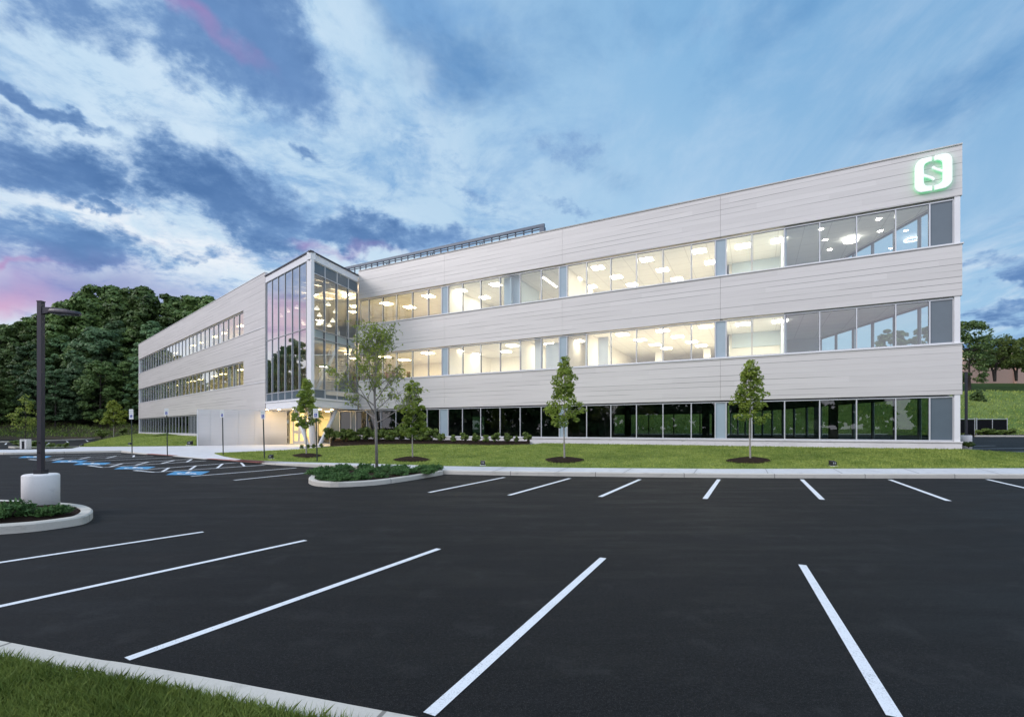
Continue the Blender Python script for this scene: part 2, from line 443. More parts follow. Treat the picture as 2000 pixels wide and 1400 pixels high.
def concrete_mat(name, col, joint=0.0, rough=0.8):
    m, t, b = new_mat(name)
    tc = t.new('ShaderNodeTexCoord'); v = tc.outputs['Object']
    big = t.noise(v, 0.8, 6, 0.62); fine = t.noise(v, 60, 3, 0.65); stain = t.noise(t.scale_v(v, (1, 1, 3)), 2.6, 6, 0.7)
    k = t.math('MULTIPLY', t.ramp(big, 0.25, 0.75, 0.90, 1.08, False), t.ramp(fine, 0.2, 0.8, 0.93, 1.06, False))
    k = t.math('MULTIPLY', k, t.ramp(stain, 0.54, 0.74, 1.0, 0.72))
    if joint:
        uv = t.new('ShaderNodeUVMap'); u, vv, _ = t.sep(uv.outputs[0])
        e = t.ramp(t.math('ABSOLUTE', t.math('SUBTRACT', t.math('FRACT', t.math('DIVIDE', u, joint)), 0.5)), 0.4945, 0.4965)
        k = t.math('MULTIPLY', k, t.math('SUBTRACT', 1.0, t.math('MULTIPLY', e, 0.6)))
    c = t.new('ShaderNodeVectorMath', operation='SCALE'); c.inputs[0].default_value = col; t.l.new(k, c.inputs[3])
    t.l.new(c.outputs[0], b.inputs['Base Color']); b.inputs['Roughness'].default_value = rough
    b.inputs['Specular IOR Level'].default_value = 0.25
    bn = t.new('ShaderNodeBump'); bn.inputs['Strength'].default_value = 0.25; bn.inputs['Distance'].default_value = 0.01
    t.l.new(fine, bn.inputs['Height']); t.l.new(bn.outputs[0], b.inputs['Normal'])
    return m
def ground_mat(name, cols, scale=0.5, fine_scale=18, bump=0.6):
    m, t, b = new_mat(name)
    tc = t.new('ShaderNodeTexCoord'); v = tc.outputs['Object']
    a = t.noise(v, scale, 5, 0.6); f = t.noise(v, fine_scale, 4, 0.7); g = t.noise(v, scale * 5, 4, 0.6)
    c = t.mix(t.ramp(a, 0.35, 0.65), (*cols[0], 1), (*cols[1], 1))
    c = t.mix(t.ramp(g, 0.45, 0.7, 0, 0.7), c, (*cols[2], 1))
    c = t.mix(t.ramp(f, 0.35, 0.7, 0.0, 0.6), c, (*(q * 0.45 for q in cols[0]), 1))
    t.l.new(c, b.inputs['Base Color']); b.inputs['Roughness'].default_value = 0.9; b.inputs['Specular IOR Level'].default_value = 0.1
    bn = t.new('ShaderNodeBump'); bn.inputs['Strength'].default_value = bump; bn.inputs['Distance'].default_value = 0.08
    t.l.new(f, bn.inputs['Height']); t.l.new(bn.outputs[0], b.inputs['Normal'])
    return m
def leaf_mat(name, dark, light, trans=0.25, rough=0.55, hue_obj=0.25):
    m, t, b = new_mat(name)
    geo = t.new('ShaderNodeNewGeometry'); oi = t.new('ShaderNodeObjectInfo')
    tc = t.new('ShaderNodeTexCoord')
    n = t.noise(tc.outputs['Object'], 0.9, 3, 0.6)
    f = t.math('ADD', t.math('MULTIPLY', geo.outputs['Random Per Island'], 0.5), t.math('MULTIPLY', t.ramp(n, 0.3, 0.7), 0.5))
    c = t.mix(f, (*dark, 1), (*light, 1))
    k = t.ramp(oi.outputs['Random'], 0, 1, 1 - hue_obj, 1 + hue_obj, False)
    sc = t.new('ShaderNodeVectorMath', operation='SCALE'); t.l.new(c, sc.inputs[0]); t.l.new(k, sc.inputs[3])
    t.l.new(sc.outputs[0], b.inputs['Base Color']); b.inputs['Roughness'].default_value = rough; b.inputs['Specular IOR Level'].default_value = 0.3
    tl = t.new('ShaderNodeBsdfTranslucent'); t.l.new(sc.outputs[0], tl.inputs[0])
    mx = t.new('ShaderNodeMixShader'); mx.inputs[0].default_value = trans
    t.l.new(b.outputs[0], mx.inputs[1]); t.l.new(tl.outputs[0], mx.inputs[2])
    t.l.new(mx.outputs[0], t.n['Material Output'].inputs[0])
    return m

M = {}
M['asphalt'] = asphalt_mat()
M['paint'] = paint_mat('white_paint', (0.74, 0.78, 0.82))
M['bluepaint'] = paint_mat('blue_paint', (0.05, 0.27, 0.52))
M['kerb'] = concrete_mat('kerb_concrete', (0.56, 0.54, 0.49), joint=3.05)
M['walk'] = concrete_mat('walk_concrete', (0.58, 0.60, 0.63))
M['redmat'] = plain('tactile_red', (0.33, 0.12, 0.10), 0.8)
M['panel'] = panel_mat('grey_panel', (0.625, 0.608, 0.592))
M['wallpanel'] = panel_mat('wall_panel', (0.60, 0.59, 0.58), 40.0, 0.35)
M['white'] = plain('white_metal', (0.74, 0.75, 0.77), 0.4, 0.0, 0.03)
M['base'] = concrete_mat('white_plinth', (0.74, 0.73, 0.73))
M['frame'] = plain('aluminium_frame', (0.60, 0.62, 0.65), 0.35, 0.3, 0.03)
M['shaded_return'] = plain('shaded_frame_return', (0.075, 0.09, 0.105), 0.35, 0.2, 0.05)  # frame returns coloured dark: shade of the recessed reveals put into the colour
M['dframe'] = plain('dark_frame', (0.05, 0.06, 0.07), 0.4, 0.2, 0.05)
M['spandrel'] = plain('spandrel_grey', (0.11, 0.145, 0.175), 0.18, 0.0, 0.04, spec=0.6)
M['spandrel_light'] = plain('spandrel_blue', (0.34, 0.43, 0.49), 0.2, 0.0, 0.04, spec=0.6)
M['glass'] = glass_mat('window_glass', (0.88, 0.94, 0.93), 2.0, 1.7)
M['glass_dark'] = glass_mat('tinted_glass', (0.50, 0.58, 0.565), 1.5, 1.6)
M['glass_box'] = glass_mat('curtain_glass', (0.86, 0.92, 0.91), 3.0, 2.0)
M['cream'] = plain('cream_wall', (0.86, 0.83, 0.76), 0.8, 0, 0.03)
M['ceiling'] = plain('ceiling_white', (0.86, 0.85, 0.82), 0.85, 0, 0.02, tiles=True)
M['coolwall'] = plain('cool_wall', (0.50, 0.58, 0.62), 0.8, 0, 0.03)
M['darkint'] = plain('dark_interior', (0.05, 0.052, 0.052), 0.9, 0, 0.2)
M['carpet'] = plain('carpet', (0.58, 0.55, 0.49), 0.95, 0, 0.1)
M['wood'] = plain('brown_board', (0.16, 0.085, 0.05), 0.6, 0, 0.15)
M['light'] = emit('ceiling_light', (1.0, 0.88, 0.70), 40.0)
M['light_warm'] = emit('ceiling_light_warm', (1.0, 0.76, 0.44), 62.0)
M['light_olive'] = emit('ceiling_light_olive', (1.0, 0.78, 0.36), 18.0)
M['light_soft'] = emit('ceiling_light_soft', (1.0, 0.90, 0.74), 30.0)
M['atrium_fill'] = emit('atrium_fill_panel', (1.0, 0.76, 0.46), 62.0)
M['light_room'] = emit('ceiling_light_room', (1.0, 0.88, 0.70), 66.0)
M['light_ring'] = emit('ring_light', (1.0, 0.94, 0.85), 7.0)
M['down'] = emit('downlight', (1.0, 0.92, 0.80), 120.0)
M['entry'] = emit('entry_light', (1.0, 0.66, 0.26), 150.0)
M['roof'] = plain('roof_membrane', (0.45, 0.45, 0.46), 0.8)
M['screen'] = plain('screen_metal', (0.10, 0.12, 0.15), 0.4, 0.5, 0.05)
M['galv'] = plain('galvanised', (0.50, 0.52, 0.54), 0.35, 0.6, 0.08)
M['black'] = plain('black_metal', (0.030, 0.030, 0.036), 0.45, 0.2, 0.1)
M['bronze'] = plain('bronze_metal', (0.055, 0.052, 0.065), 0.42, 0.35, 0.08)
M['post'] = plain('green_post', (0.03, 0.045, 0.042), 0.5, 0.3, 0.1)
M['mulch'] = ground_mat('mulch', ((0.030, 0.019, 0.014), (0.045, 0.028, 0.021), (0.022, 0.014, 0.011)), 2.0, 40, 1.0)
M['lawn'] = ground_mat('lawn', ((0.165, 0.235, 0.048), (0.22, 0.295, 0.068), (0.27, 0.31, 0.095)), 0.45, 30, 0.5)
M['hillgrass'] = ground_mat('hill_grass', ((0.12, 0.19, 0.045), (0.20, 0.26, 0.075), (0.10, 0.14, 0.04)), 0.16, 3.2, 1.0)
M['upperlawn'] = ground_mat('upper_grass', ((0.042, 0.082, 0.022), (0.07, 0.115, 0.030), (0.04, 0.07, 0.02)), 0.1, 3.2, 0.6)
M['bank'] = ground_mat('bank', ((0.075, 0.058, 0.042), (0.052, 0.066, 0.026), (0.10, 0.075, 0.055)), 0.14, 2.5, 1.0)
M['earth'] = ground_mat('earth', ((0.06, 0.07, 0.03), (0.05, 0.06, 0.028), (0.08, 0.07, 0.04)), 0.05, 1.5, 0.6)
M['blade'] = leaf_mat('grass_blade', (0.11, 0.195, 0.03), (0.44, 0.50, 0.13), 0.25, 0.6, 0.0)
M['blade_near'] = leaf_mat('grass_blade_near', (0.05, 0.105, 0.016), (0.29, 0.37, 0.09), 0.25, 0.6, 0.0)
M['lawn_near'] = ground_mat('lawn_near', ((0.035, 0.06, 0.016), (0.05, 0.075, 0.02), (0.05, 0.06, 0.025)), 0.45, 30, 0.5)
M['forest'] = leaf_mat('forest_leaf', (0.030, 0.068, 0.022), (0.18, 0.27, 0.08), 0.25, 0.55, 0.38)
M['forest2'] = leaf_mat('forest_leaf_pale', (0.036, 0.086, 0.042), (0.20, 0.32, 0.14), 0.25, 0.55, 0.35)
M['maple'] = leaf_mat('maple_leaf', (0.055, 0.125, 0.020), (0.38, 0.47, 0.085), 0.42, 0.45, 0.1)
M['locust'] = leaf_mat('locust_leaf', (0.07, 0.14, 0.025), (0.46, 0.54, 0.11), 0.42, 0.5, 0.1)
M['lime'] = leaf_mat('lime_leaf', (0.12, 0.19, 0.025), (0.38, 0.44, 0.08), 0.4, 0.5, 0.1)
M['shrub'] = leaf_mat('shrub_leaf', (0.035, 0.08, 0.018), (0.25, 0.33, 0.07), 0.25, 0.45, 0.2)
M['juniper'] = leaf_mat('juniper_leaf', (0.028, 0.085, 0.026), (0.14, 0.27, 0.08), 0.15, 0.6, 0.15)
M['yellowing'] = leaf_mat('yellowing_leaf', (0.035, 0.07, 0.016), (0.20, 0.25, 0.055), 0.3, 0.5, 0.2)
M['bark'] = plain('bark', (0.32, 0.30, 0.28), 0.85, 0, 0.3, 14.0, 0.5, 40)
M['bark_locust'] = plain('locust_bark', (0.24, 0.225, 0.21), 0.85, 0, 0.3, 14.0, 0.5, 40)
M['bark_dark'] = plain('dark_bark', (0.045, 0.038, 0.032), 0.9, 0, 0.3, 8.0, 0.5, 20)
M['lampbase'] = concrete_mat('lamp_base_concrete', (0.80, 0.785, 0.78))
M['brick'] = plain('far_brick', (0.48, 0.33, 0.28), 0.85, 0, 0.12, 6)
M['lit_wall'] = plain('far_lit_wall', (0.80, 0.66, 0.42), 0.85, 0, 0.1)  # warm lamplight on the upper wall put into its colour
M['meshscreen'] = plain('black_screen', (0.010, 0.011, 0.013), 0.95, 0, 0.3, 2, spec=0.05)
M['signwhite'] = plain('sign_white', (0.75, 0.77, 0.78), 0.4, 0, 0.02)
M['signblue'] = plain('sign_blue', (0.02, 0.06, 0.32), 0.4, 0, 0.02)
M['signtext'] = plain('sign_green', (0.05, 0.22, 0.14), 0.5, 0, 0.02)
M['logo'] = emit('logo_face', (0.78, 1.0, 0.88), 0.33)
M['halo'] = emit('logo_halo', (0.02, 1.0, 0.33), 1.15)
M['vent'] = plain('vent_grey', (0.25, 0.25, 0.25), 0.6)

# ================================================================== GROUND
gmb = MB(); gmb.face([(-1500, -1500, -0.06), (1500, -1500, -0.06), (1500, 1500, -0.06), (-1500, 1500, -0.06)])
structure(gmb.build('ground', M['earth']), 'dull green earth plain running out to the horizon', None)
amb = MB(); amb.face([(-140, -14, 0), (70, -14, 0), (70, 34, 0), (-40, 105, 0), (-140, 105, 0)])
structure(amb.build('parking_lot', M['asphalt']), 'fresh black asphalt of the parking lot', None)

# --- stripes
def stripe(a, b, w=0.105, mat='paint', name='parking_stripe', z=0.004):
    A, B = G(*a), G(*b); t = (B - A).normalized(); n = Vector((-t.y, t.x, 0)) * w / 2
    m = MB(); m.face([Vector((*(q.xy), z)) for q in (A + n, A - n, B - n, B + n)])
    if m.f and (Vector(m.v[1]) - Vector(m.v[0])).cross(Vector(m.v[2]) - Vector(m.v[0])).z < 0:
        m.f = [tuple(reversed(m.f[0]))]
    return structure(m.build(name, M[mat]))
NEAR = [((397, 1038.5), (-700, 1204)), ((597, 1055), (-500, 1292)), ((857, 1071.5), (248, 1287)), ((1178, 1089.5), (838, 1395)), ((1567, 1103), (1748, 1400)),
        ((2010, 1112), (2700, 1300))]
for a, b in NEAR: stripe(a, b, 0.086)
FAR = [((985, 932), (838, 961.5)), ((1113, 934), (994, 967)), ((1250, 936), (1172, 970)), ((1404, 936), (1377, 974)), ((1566, 936), (1606, 975.5)),
       ((1738, 936.5), (1853, 978)), ((1928, 936), (2060, 966)), ((2140, 937), (2350, 975))]
for a, b in FAR: stripe(a, b, 0.115)
ADA = [((457, 937.7), (637, 919.5)), ((373, 930), (579, 913.5)), ((303, 922), (518, 907.8)), ((261, 918.5), (470, 902.6)), ((261, 918.5), (303, 922)),
       ((201, 912.5), (402, 899.6)), ((173, 909), (375, 896.5)), ((173, 909), (201, 912.5)), ((118, 903), (336, 893.5)), ((88, 899.3), (300, 890.8)),
       ((56, 897), (262, 889)), ((56, 897), (88, 899.3)), ((20, 892), (236, 886.5))]
for a, b in ADA: stripe(a, b, 0.12)
def hatch(l0, l1, k):
    for i in range(k):
        t0 = (i + 0.25) / k; t1 = min(1, t0 + 0.27)
        p = [l0[0][j] + (l0[1][j] - l0[0][j]) * t0 for j in (0, 1)]
        q = [l1[0][j] + (l1[1][j] - l1[0][j]) * t1 for j in (0, 1)]
        stripe(tuple(p), tuple(q), 0.10)
hatch(ADA[2], ADA[3], 4); hatch(ADA[5], ADA[6], 4); hatch(ADA[9], ADA[10], 4)
def ada_mark(cx, cy, w, h, sk):
    """blue square with a white wheelchair symbol, laid on the asphalt"""
    def U(a, b): return G(cx + a * w / 2 + b * sk, cy - b * h / 2)
    m = MB(); m.face([Vector((*U(*q).xy, 0.004)) for q in ((-1, -1), (1, -1), (1, 1), (-1, 1))])
    o = structure(m.build('accessible_parking_symbol', M['bluepaint']))
    s = MB()
    def q(a0, b0, a1, b1, th):
        d = math.hypot(a1 - a0, b1 - b0); nx, ny = -(b1 - b0) / d * th, (a1 - a0) / d * th
        s.face([Vector((*U(*k).xy, 0.0085)) for k in ((a0 + nx, b0 + ny), (a0 - nx, b0 - ny), (a1 - nx, b1 - ny), (a1 + nx, b1 + ny))])
    for i in range(14):
        t0, t1 = R(130 + i * 17), R(130 + (i + 1) * 17)
        q(-0.08 + 0.42 * math.cos(t0), -0.25 + 0.42 * math.sin(t0), -0.08 + 0.42 * math.cos(t1), -0.25 + 0.42 * math.sin(t1), 0.07)
    q(-0.1, 0.55, -0.05, -0.1, 0.09); q(-0.05, -0.1, 0.38, -0.12, 0.08); q(0.38, -0.1, 0.58, -0.58, 0.08)
    s.face([Vector((*U(-0.1 + 0.13 * math.cos(k), 0.76 + 0.13 * math.sin(k)).xy, 0.0085)) for k in [2 * math.pi * i / 10 for i in range(10)]])
    wobj = s.build('wheelchair_emblem', M['paint']); wobj.parent = o
ada_mark(367, 923.8, 68, 7.0, 9); ada_mark(263, 913.6, 66, 5.0, 8); ada_mark(180, 905.4, 60, 4.4, 7); ada_mark(136, 901, 58, 4.2, 7); ada_mark(68, 892.3, 54, 3.4, 6)

# --- kerbs
def offset_line(pts, w):
    o = []
    for i, p in enumerate(pts):
        a = pts[max(i - 1, 0)]; b = pts[min(i + 1, len(pts) - 1)]
        t = (b - a); t.z = 0; t.normalize()
        o.append(p + Vector((-t.y, t.x, 0)) * w)
    return o
def smooth_line(pts, n=3):
    out = []
    for i in range(len(pts) - 1):
        p0 = pts[max(i - 1, 0)]; p1 = pts[i]; p2 = pts[i + 1]; p3 = pts[min(i + 2, len(pts) - 1)]
        for k in range(n):
            t = k / n
            out.append(0.5 * ((2 * p1) + (p2 - p0) * t + (2 * p0 - 5 * p1 + 4 * p2 - p3) * t * t + (3 * p1 - p0 - 3 * p2 + p3) * t ** 3))
    out.append(pts[-1]); return out
def kerb(name, pts, hts, w, closed=False):
    """pts: outer (road side) base line; inner side is w to the left (w<0: right)"""
    if not hasattr(hts, '__len__'): hts = [hts] * len(pts)
    inn = offset_line(pts, w); bev = offset_line(pts, w * 0.16)
    m = MB(); L = 0
    for i in range(len(pts) - 1):
        dl = (pts[i + 1] - pts[i]).length
        A, B = pts[i], pts[i + 1]; h0, h1 = hts[i], hts[i + 1]
        Z = lambda p, z: Vector((p.x, p.y, z))
        u = [(L, 0), (L + dl, 0), (L + dl, 1), (L, 1)]
        b0, b1 = max(h0 - 0.025, 0.002), max(h1 - 0.025, 0.002)
        quads = [(Z(A, -0.03), Z(B, -0.03), Z(B, b1), Z(A, b0)), (Z(A, b0), Z(B, b1), Z(bev[i + 1], h1), Z(bev[i], h0)),
                 (Z(bev[i], h0), Z(bev[i + 1], h1), Z(inn[i + 1], h1), Z(inn[i], h0)), (Z(inn[i], h0), Z(inn[i + 1], h1), Z(inn[i + 1], -0.03), Z(inn[i], -0.03))]
        for q in quads:
            m.face(q if w > 0 else tuple(reversed(q)), u if w > 0 else list(reversed(u)))
        L += dl
    for i in (0, -1):
        q = [Vector((pts[i].x, pts[i].y, -0.03)), Vector((pts[i].x, pts[i].y, hts[i] - 0.025)), Vector((bev[i].x, bev[i].y, hts[i])), Vector((inn[i].x, inn[i].y, hts[i])), Vector((inn[i].x, inn[i].y, -0.03))]
        m.face(q, [(1.5, 0)] * 5)
    return structure(m.build(name, M['kerb'])), inn

# far kerb, from right to left (inner side away from the camera = right of travel)
KP = [(2600, 936.5, .15), (2000, 934.3, .15), (1700, 934, .15), (1400, 932.8, .15), (1130, 930, .15), (872, 926, .15), (760, 920.5, .15), (682, 915.8, .15), (595, 911.2, .14),
      (525, 907, .06), (465, 902, .025), (395, 896, .025), (332, 890.5, .025), (285, 887.6, .06), (236, 883.6, .14)]
pts = [G(a, b) for a, b, c in KP]
sp = smooth_line(pts, 4); hs = []
for i in range(len(KP) - 1):
    for k in range(4): hs.append(KP[i][2] + (KP[i + 1][2] - KP[i][2]) * k / 4)
hs.append(KP[-1][2])
_, kin = kerb('front_kerb', sp, hs, -0.17)
KP2 = [(236, 883.4), (180, 884.3), (129, 885.4), (60, 886.8), (8, 887.6), (-30, 886.6), (-20, 884)]
pts2 = smooth_line([G(*q) for q in KP2], 3)
_, kin2 = kerb('peninsula_kerb', pts2, 0.14, -0.17)
# pavement: between the kerb and the lawns, widening into the entrance plaza
LF = [(2600, 912), (2000, 914), (1700, 914.8), (1400, 915.2), (1130, 913.4), (870, 910), (700, 904.5), (612, 903), (525, 900), (472, 897), (437, 891), (418, 885.5)]  # lawn front, z .16
def lf_y(px):
    for (a, ya), (b, yb) in zip(LF, LF[1:]):
        if b <= px <= a: return yb + (ya - yb) * (px - b) / (a - b)
    return LF[-1][1] if px < LF[-1][0] else LF[0][1]
lawn_front = [G(a, b, 0.16) for a, b in LF]
poly = [Vector((p.x, p.y, hs[i])) for i, p in enumerate(kin)]
poly += [Vector((p.x, p.y, 0.14)) for p in kin2[1:]]
poly += [G(-60, 881.5, .12), G(-60, 878.6, .12), G(60, 877.4, .12), G(140, 875.6, .13), G(156, 872.4, .15), G(300, 871.4, .2), G(383, 870.6, .26), G(389, 870.2, .31)]
poly += [P(389, 43, .33), P(520, 46, .33), P(650, 44, .33), P(650, 40.0, .33), G(645, 871, .32), G(581, 877.5, .28), G(500, 881.5, .22)]
poly += list(reversed(lawn_front))
m = MB(); m.sheet(poly); structure(m.build('sidewalk', M['walk']), 'pale concrete sidewalk widening into the entrance plaza')
# control joints scored in the pavement and red tactile strips
def ground_strip(a, b, w, mat, name, dz, za, zb):
    A, B = G(a[0], a[1], za), G(b[0], b[1], zb); t = (B - A).normalized(); n = Vector((-t.y, t.x, 0)).normalized() * w / 2
    mm = MB(); up = Vector((0, 0, dz)); mm.face([A + n + up, A - n + up, B - n + up, B + n + up])
    if Vector((0, 0, 1)).dot((Vector(mm.v[1]) - Vector(mm.v[0])).cross(Vector(mm.v[2]) - Vector(mm.v[0]))) < 0: mm.f = [tuple(reversed(mm.f[0]))]
    return structure(mm.build(name, mat))
jm = plain('joint_dark', (0.26, 0.27, 0.28), 0.9)
for px in (950, 1080, 1215, 1355, 1500, 1645, 1795, 1950, 2110, 820):
    ground_strip((px, 924.4 if px > 900 else 920.5), (px + (px - 1440) * -0.085, lf_y(px) + 0.15), 0.022, jm, 'pavement_joint', 0.006, 0.15, 0.16)
ground_strip((290, 886.2), (345, 889.6), 0.55, M['redmat'], 'tactile_strip', 0.012, 0.05, 0.03)
ground_strip((408, 895.4), (512, 903.4), 0.50, M['redmat'], 'tactile_strip', 0.012, 0.03, 0.06)

# --- lawns
LB = [(418, 885.3, .165), (500, 881.3, .22), (581, 877.3, .28), (640, 872.5, .40), (700, 869.5, .52), (760, 867.5, .60), (870, 867.2, .67), (960, 869.5, .70), (1035, 868.0, .74), (1060, None, .76), (1880, None, .76),
      (1900, 879, .72), (1950, 881.5, .55), (2000, 884, .42), (2200, 888, .3), (2600, 892, .25)]
def base_y(px): return HY + 40.2 * (px + 758) / 2638.0
def lb(px):
    for (a, ya, za), (b, yb, zb) in zip(LB, LB[1:]):
        if a <= px <= b:
            t = (px - a) / (b - a)
            ya = base_y(a) + 0.6 if ya is None else ya; yb = base_y(b) + 0.6 if yb is None else yb
            if LB[9][0] <= px <= LB[10][0]: return base_y(px) + 0.4, 0.76
            return ya + (yb - ya) * t, za + (zb - za) * t
def lawn_pt(px, t):
    y0 = lf_y(px); y1, z1 = lb(px)
    A, B = G(px, y0, 0.16), G(px, y1, z1)
    p = A.lerp(B, t)
    s = t * t * (3 - 2 * t) * 0.35 + t * 0.65
    p.z = 0.16 + (z1 - 0.16) * s + 0.02 * math.sin(t * 9.0 + px * 0.013) * math.sin(math.pi * t)
    return p
def lawn_at(px, py):
    lo, hi = 0.0, 1.0
    for _ in range(30):
        mid = (lo + hi) / 2; p = lawn_pt(px, mid)
        y = HY + (H - p.z) * F / p.y
        if y > py: lo = mid
        else: hi = mid
    return lawn_pt(px, lo)
def grid_mesh(name, cols, rows, fn, mat, parent=None):
    v = [fn(c, r) for c in cols for r in rows]; n = len(rows)
    m = MB(); m.v = [tuple(p) for p in v]
    for i in range(len(cols) - 1):
        for j in range(n - 1):
            q = (i * n + j, (i + 1) * n + j, (i + 1) * n + j + 1, i * n + j + 1); m.f.append(q); m.uv.append(None)
    return m.build(name, mat, parent, smooth=True)
cols = [418 + (2600 - 418) * i / 160 for i in range(161)]
structure(grid_mesh('lawn', cols, [i / 14 for i in range(15)], lawn_pt, M['lawn']), 'mown green lawn rising to the office building')
LLF = [(156, 872.2, .15), (200, 871.7, .16), (300, 871.2, .2), (384, 870.4, .27)]
LLB = [(156, 869.2, .2), (200, 858.5, .55), (226, 853, .75), (255, 848.5, .9), (272, 846.2, .97), (330, 849, .93), (384, 851.4, .88)]
def ip(L, px):
    for a, b in zip(L, L[1:]):
        if a[0] <= px <= b[0]:
            t = (px - a[0]) / (b[0] - a[0]); return a[1] + (b[1] - a[1]) * t, a[2] + (b[2] - a[2]) * t
def llawn(px, t):
    y0, z0 = ip(LLF, px); y1, z1 = ip(LLB, px)
    A, B = G(px, y0, z0), G(px, y1, z1); return A.lerp(B, t)
structure(grid_mesh('side_lawn', [156 + 228 * i / 40 for i in range(41)], [i / 8 for i in range(9)], llawn, M['lawn']), 'green lawn before the long far wing')

# grass blades: one uncountable mass per lawn
def blades(name, pts, hmin, hmax, w, mat, lean=0.5):
    n = len(pts); p = np.asarray(pts, float)
    a = rng.uniform(0, 2 * np.pi, n); hgt = rng.uniform(hmin, hmax, n); ln = rng.uniform(0.1, lean, n) * hgt
    la = rng.uniform(0, 2 * np.pi, n)
    d = np.stack([np.cos(a), np.sin(a), np.zeros(n)], 1) * (w * rng.uniform(0.6, 1.2, n) / 2)[:, None]
    off = np.stack([np.cos(la) * ln, np.sin(la) * ln, hgt], 1)
    mid = p + off * np.array([0.35, 0.35, 0.58])
    V = np.stack([p - d, p + d, mid + d * 0.75, p + off, mid - d * 0.75], 1).reshape(-1, 3)
    i = np.arange(n)[:, None] * 5
    Fc = i + np.array([[0, 1, 2, 3, 4]])
    return np_mesh(name, V, Fc, mat, k=5)
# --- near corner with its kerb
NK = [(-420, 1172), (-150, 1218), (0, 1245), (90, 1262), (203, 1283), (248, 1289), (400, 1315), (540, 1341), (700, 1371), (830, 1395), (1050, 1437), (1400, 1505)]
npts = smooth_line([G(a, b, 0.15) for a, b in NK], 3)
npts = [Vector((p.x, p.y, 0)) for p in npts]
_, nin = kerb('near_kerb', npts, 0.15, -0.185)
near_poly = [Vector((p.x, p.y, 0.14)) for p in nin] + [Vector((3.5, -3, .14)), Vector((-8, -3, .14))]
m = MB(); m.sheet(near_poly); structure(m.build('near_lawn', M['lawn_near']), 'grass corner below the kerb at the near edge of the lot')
def in_poly(x, y, pl):
    c = False; n = len(pl)
    for i in range(n):
        a, b = pl[i], pl[(i + 1) % n]
        if (a.y > y) != (b.y > y) and x < (b.x - a.x) * (y - a.y) / (b.y - a.y) + a.x: c = not c
    return c
bp = []
while len(bp) < 30000:
    x, y = rnd.uniform(-4.6, -0.7), rnd.uniform(2.2, 4.2)
    if x < -0.95 * y * 1.25 - 0.3: continue
    if in_poly(x, y, near_poly): bp.append((x, y, 0.14))
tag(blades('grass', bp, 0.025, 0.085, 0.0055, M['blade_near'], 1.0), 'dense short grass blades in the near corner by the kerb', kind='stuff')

lp = []
for _ in range(70000):
    px = rnd.uniform(420, 2050); t = rnd.random() ** 0.9
    p = lawn_pt(px, t); lp.append((p.x, p.y, p.z - 0.005))
tag(blades('grass', lp, 0.03, 0.075, 0.03, M['blade'], 0.9), 'mown grass on the lawn along the office front', kind='stuff')
lp = []
for _ in range(12000):
    p = llawn(rnd.uniform(156, 384), rnd.random()); lp.append((p.x, p.y, p.z - 0.005))
tag(blades('grass', lp, 0.04, 0.09, 0.05, M['blade'], 0.9), 'mown grass on the lawn before the far wing', kind='stuff')

# mulch bed along the wall
def bed_pt(px, t):
    y1, z1 = lb(px); A = G(px, y1, z1); B = P(px, 21.5 * 2638 / (px + 758), 0.84); B.y -= 0.02
    B = B * 1.0
    p = A.lerp(B, t); p.z += 0.03 + 0.05 * math.sin(math.pi * t); return p
structure(grid_mesh('mulch_bed', [645 + 390 * i / 40 for i in range(41)], [i / 5 for i in range(6)], bed_pt, M['mulch']))
def mulch_ring(cx, cy, rx, ry):
    ring = []
    for i in range(28):
        a = 2 * math.pi * i / 28; k = 1 + 0.05 * math.sin(3 * a + cx)
        p = lawn_at(cx + rx * k * math.cos(a), cy + ry * k * math.sin(a)); p.z += 0.03; ring.append(p)
    c = sum(ring, Vector()) / 28; c.z += 0.07
    m = MB(); mid = [q.lerp(c, 0.45) + Vector((0, 0, 0.05)) for q in ring]
    for i in range(28):
        j = (i + 1) % 28
        m.face([ring[j], ring[i], mid[i], mid[j]]); m.face([mid[j], mid[i], c])
    structure(m.build('mulch_ring', M['mulch'], smooth=True))
for q in ((600, 890.5, 29, 3.8), (804, 897.8, 36, 4.4), (1102, 899, 38, 5.6), (1463, 899.8, 44, 6)): mulch_ring(*q)

# --- islands
def island(name, outer, hw, mound):
    o = smooth_line([G(a, b) for a, b in outer], 3)
    k, inn = kerb(name + '_kerb', o, 0.15, hw)
    pl = [Vector((p.x, p.y, 0.13)) for p in inn]
    c = sum(pl, Vector()) / len(pl); c.z = mound
    m = MB()
    mid = [p.lerp(c, 0.35) + Vector((0, 0, (mound - 0.13) * 0.4)) for p in pl]
    for i in range(len(pl)):
        j = (i + 1) % len(pl)
        a = [pl[i], pl[j], mid[j], mid[i]]; b = [mid[i], mid[j], c]
        for q in (a, b):
            if (q[1] - q[0]).cross(q[2] - q[0]).z < 0: q.reverse()
            m.face(q)
    structure(m.build(name + '_mulch', M['mulch'], smooth=True))
    return pl
CI = [(866, 926.6), (843, 931), (787, 940.4), (731, 947.6), (661, 951.2), (622, 949.6), (606, 945.8), (603, 941), (612, 934), (640, 927.4), (690, 921.5)]
ci_poly = island('island', CI, -0.17, 0.22)
LI = [(-300, 1062), (-100, 1050), (0, 1043.5), (70, 1037.6), (140, 1028), (168, 1021.8), (181, 1012.5), (178, 1005), (160, 999), (120, 994.5), (40, 990), (-100, 985), (-300, 982)]
li_poly = island('lamp_island', LI, 0.17, 0.24)

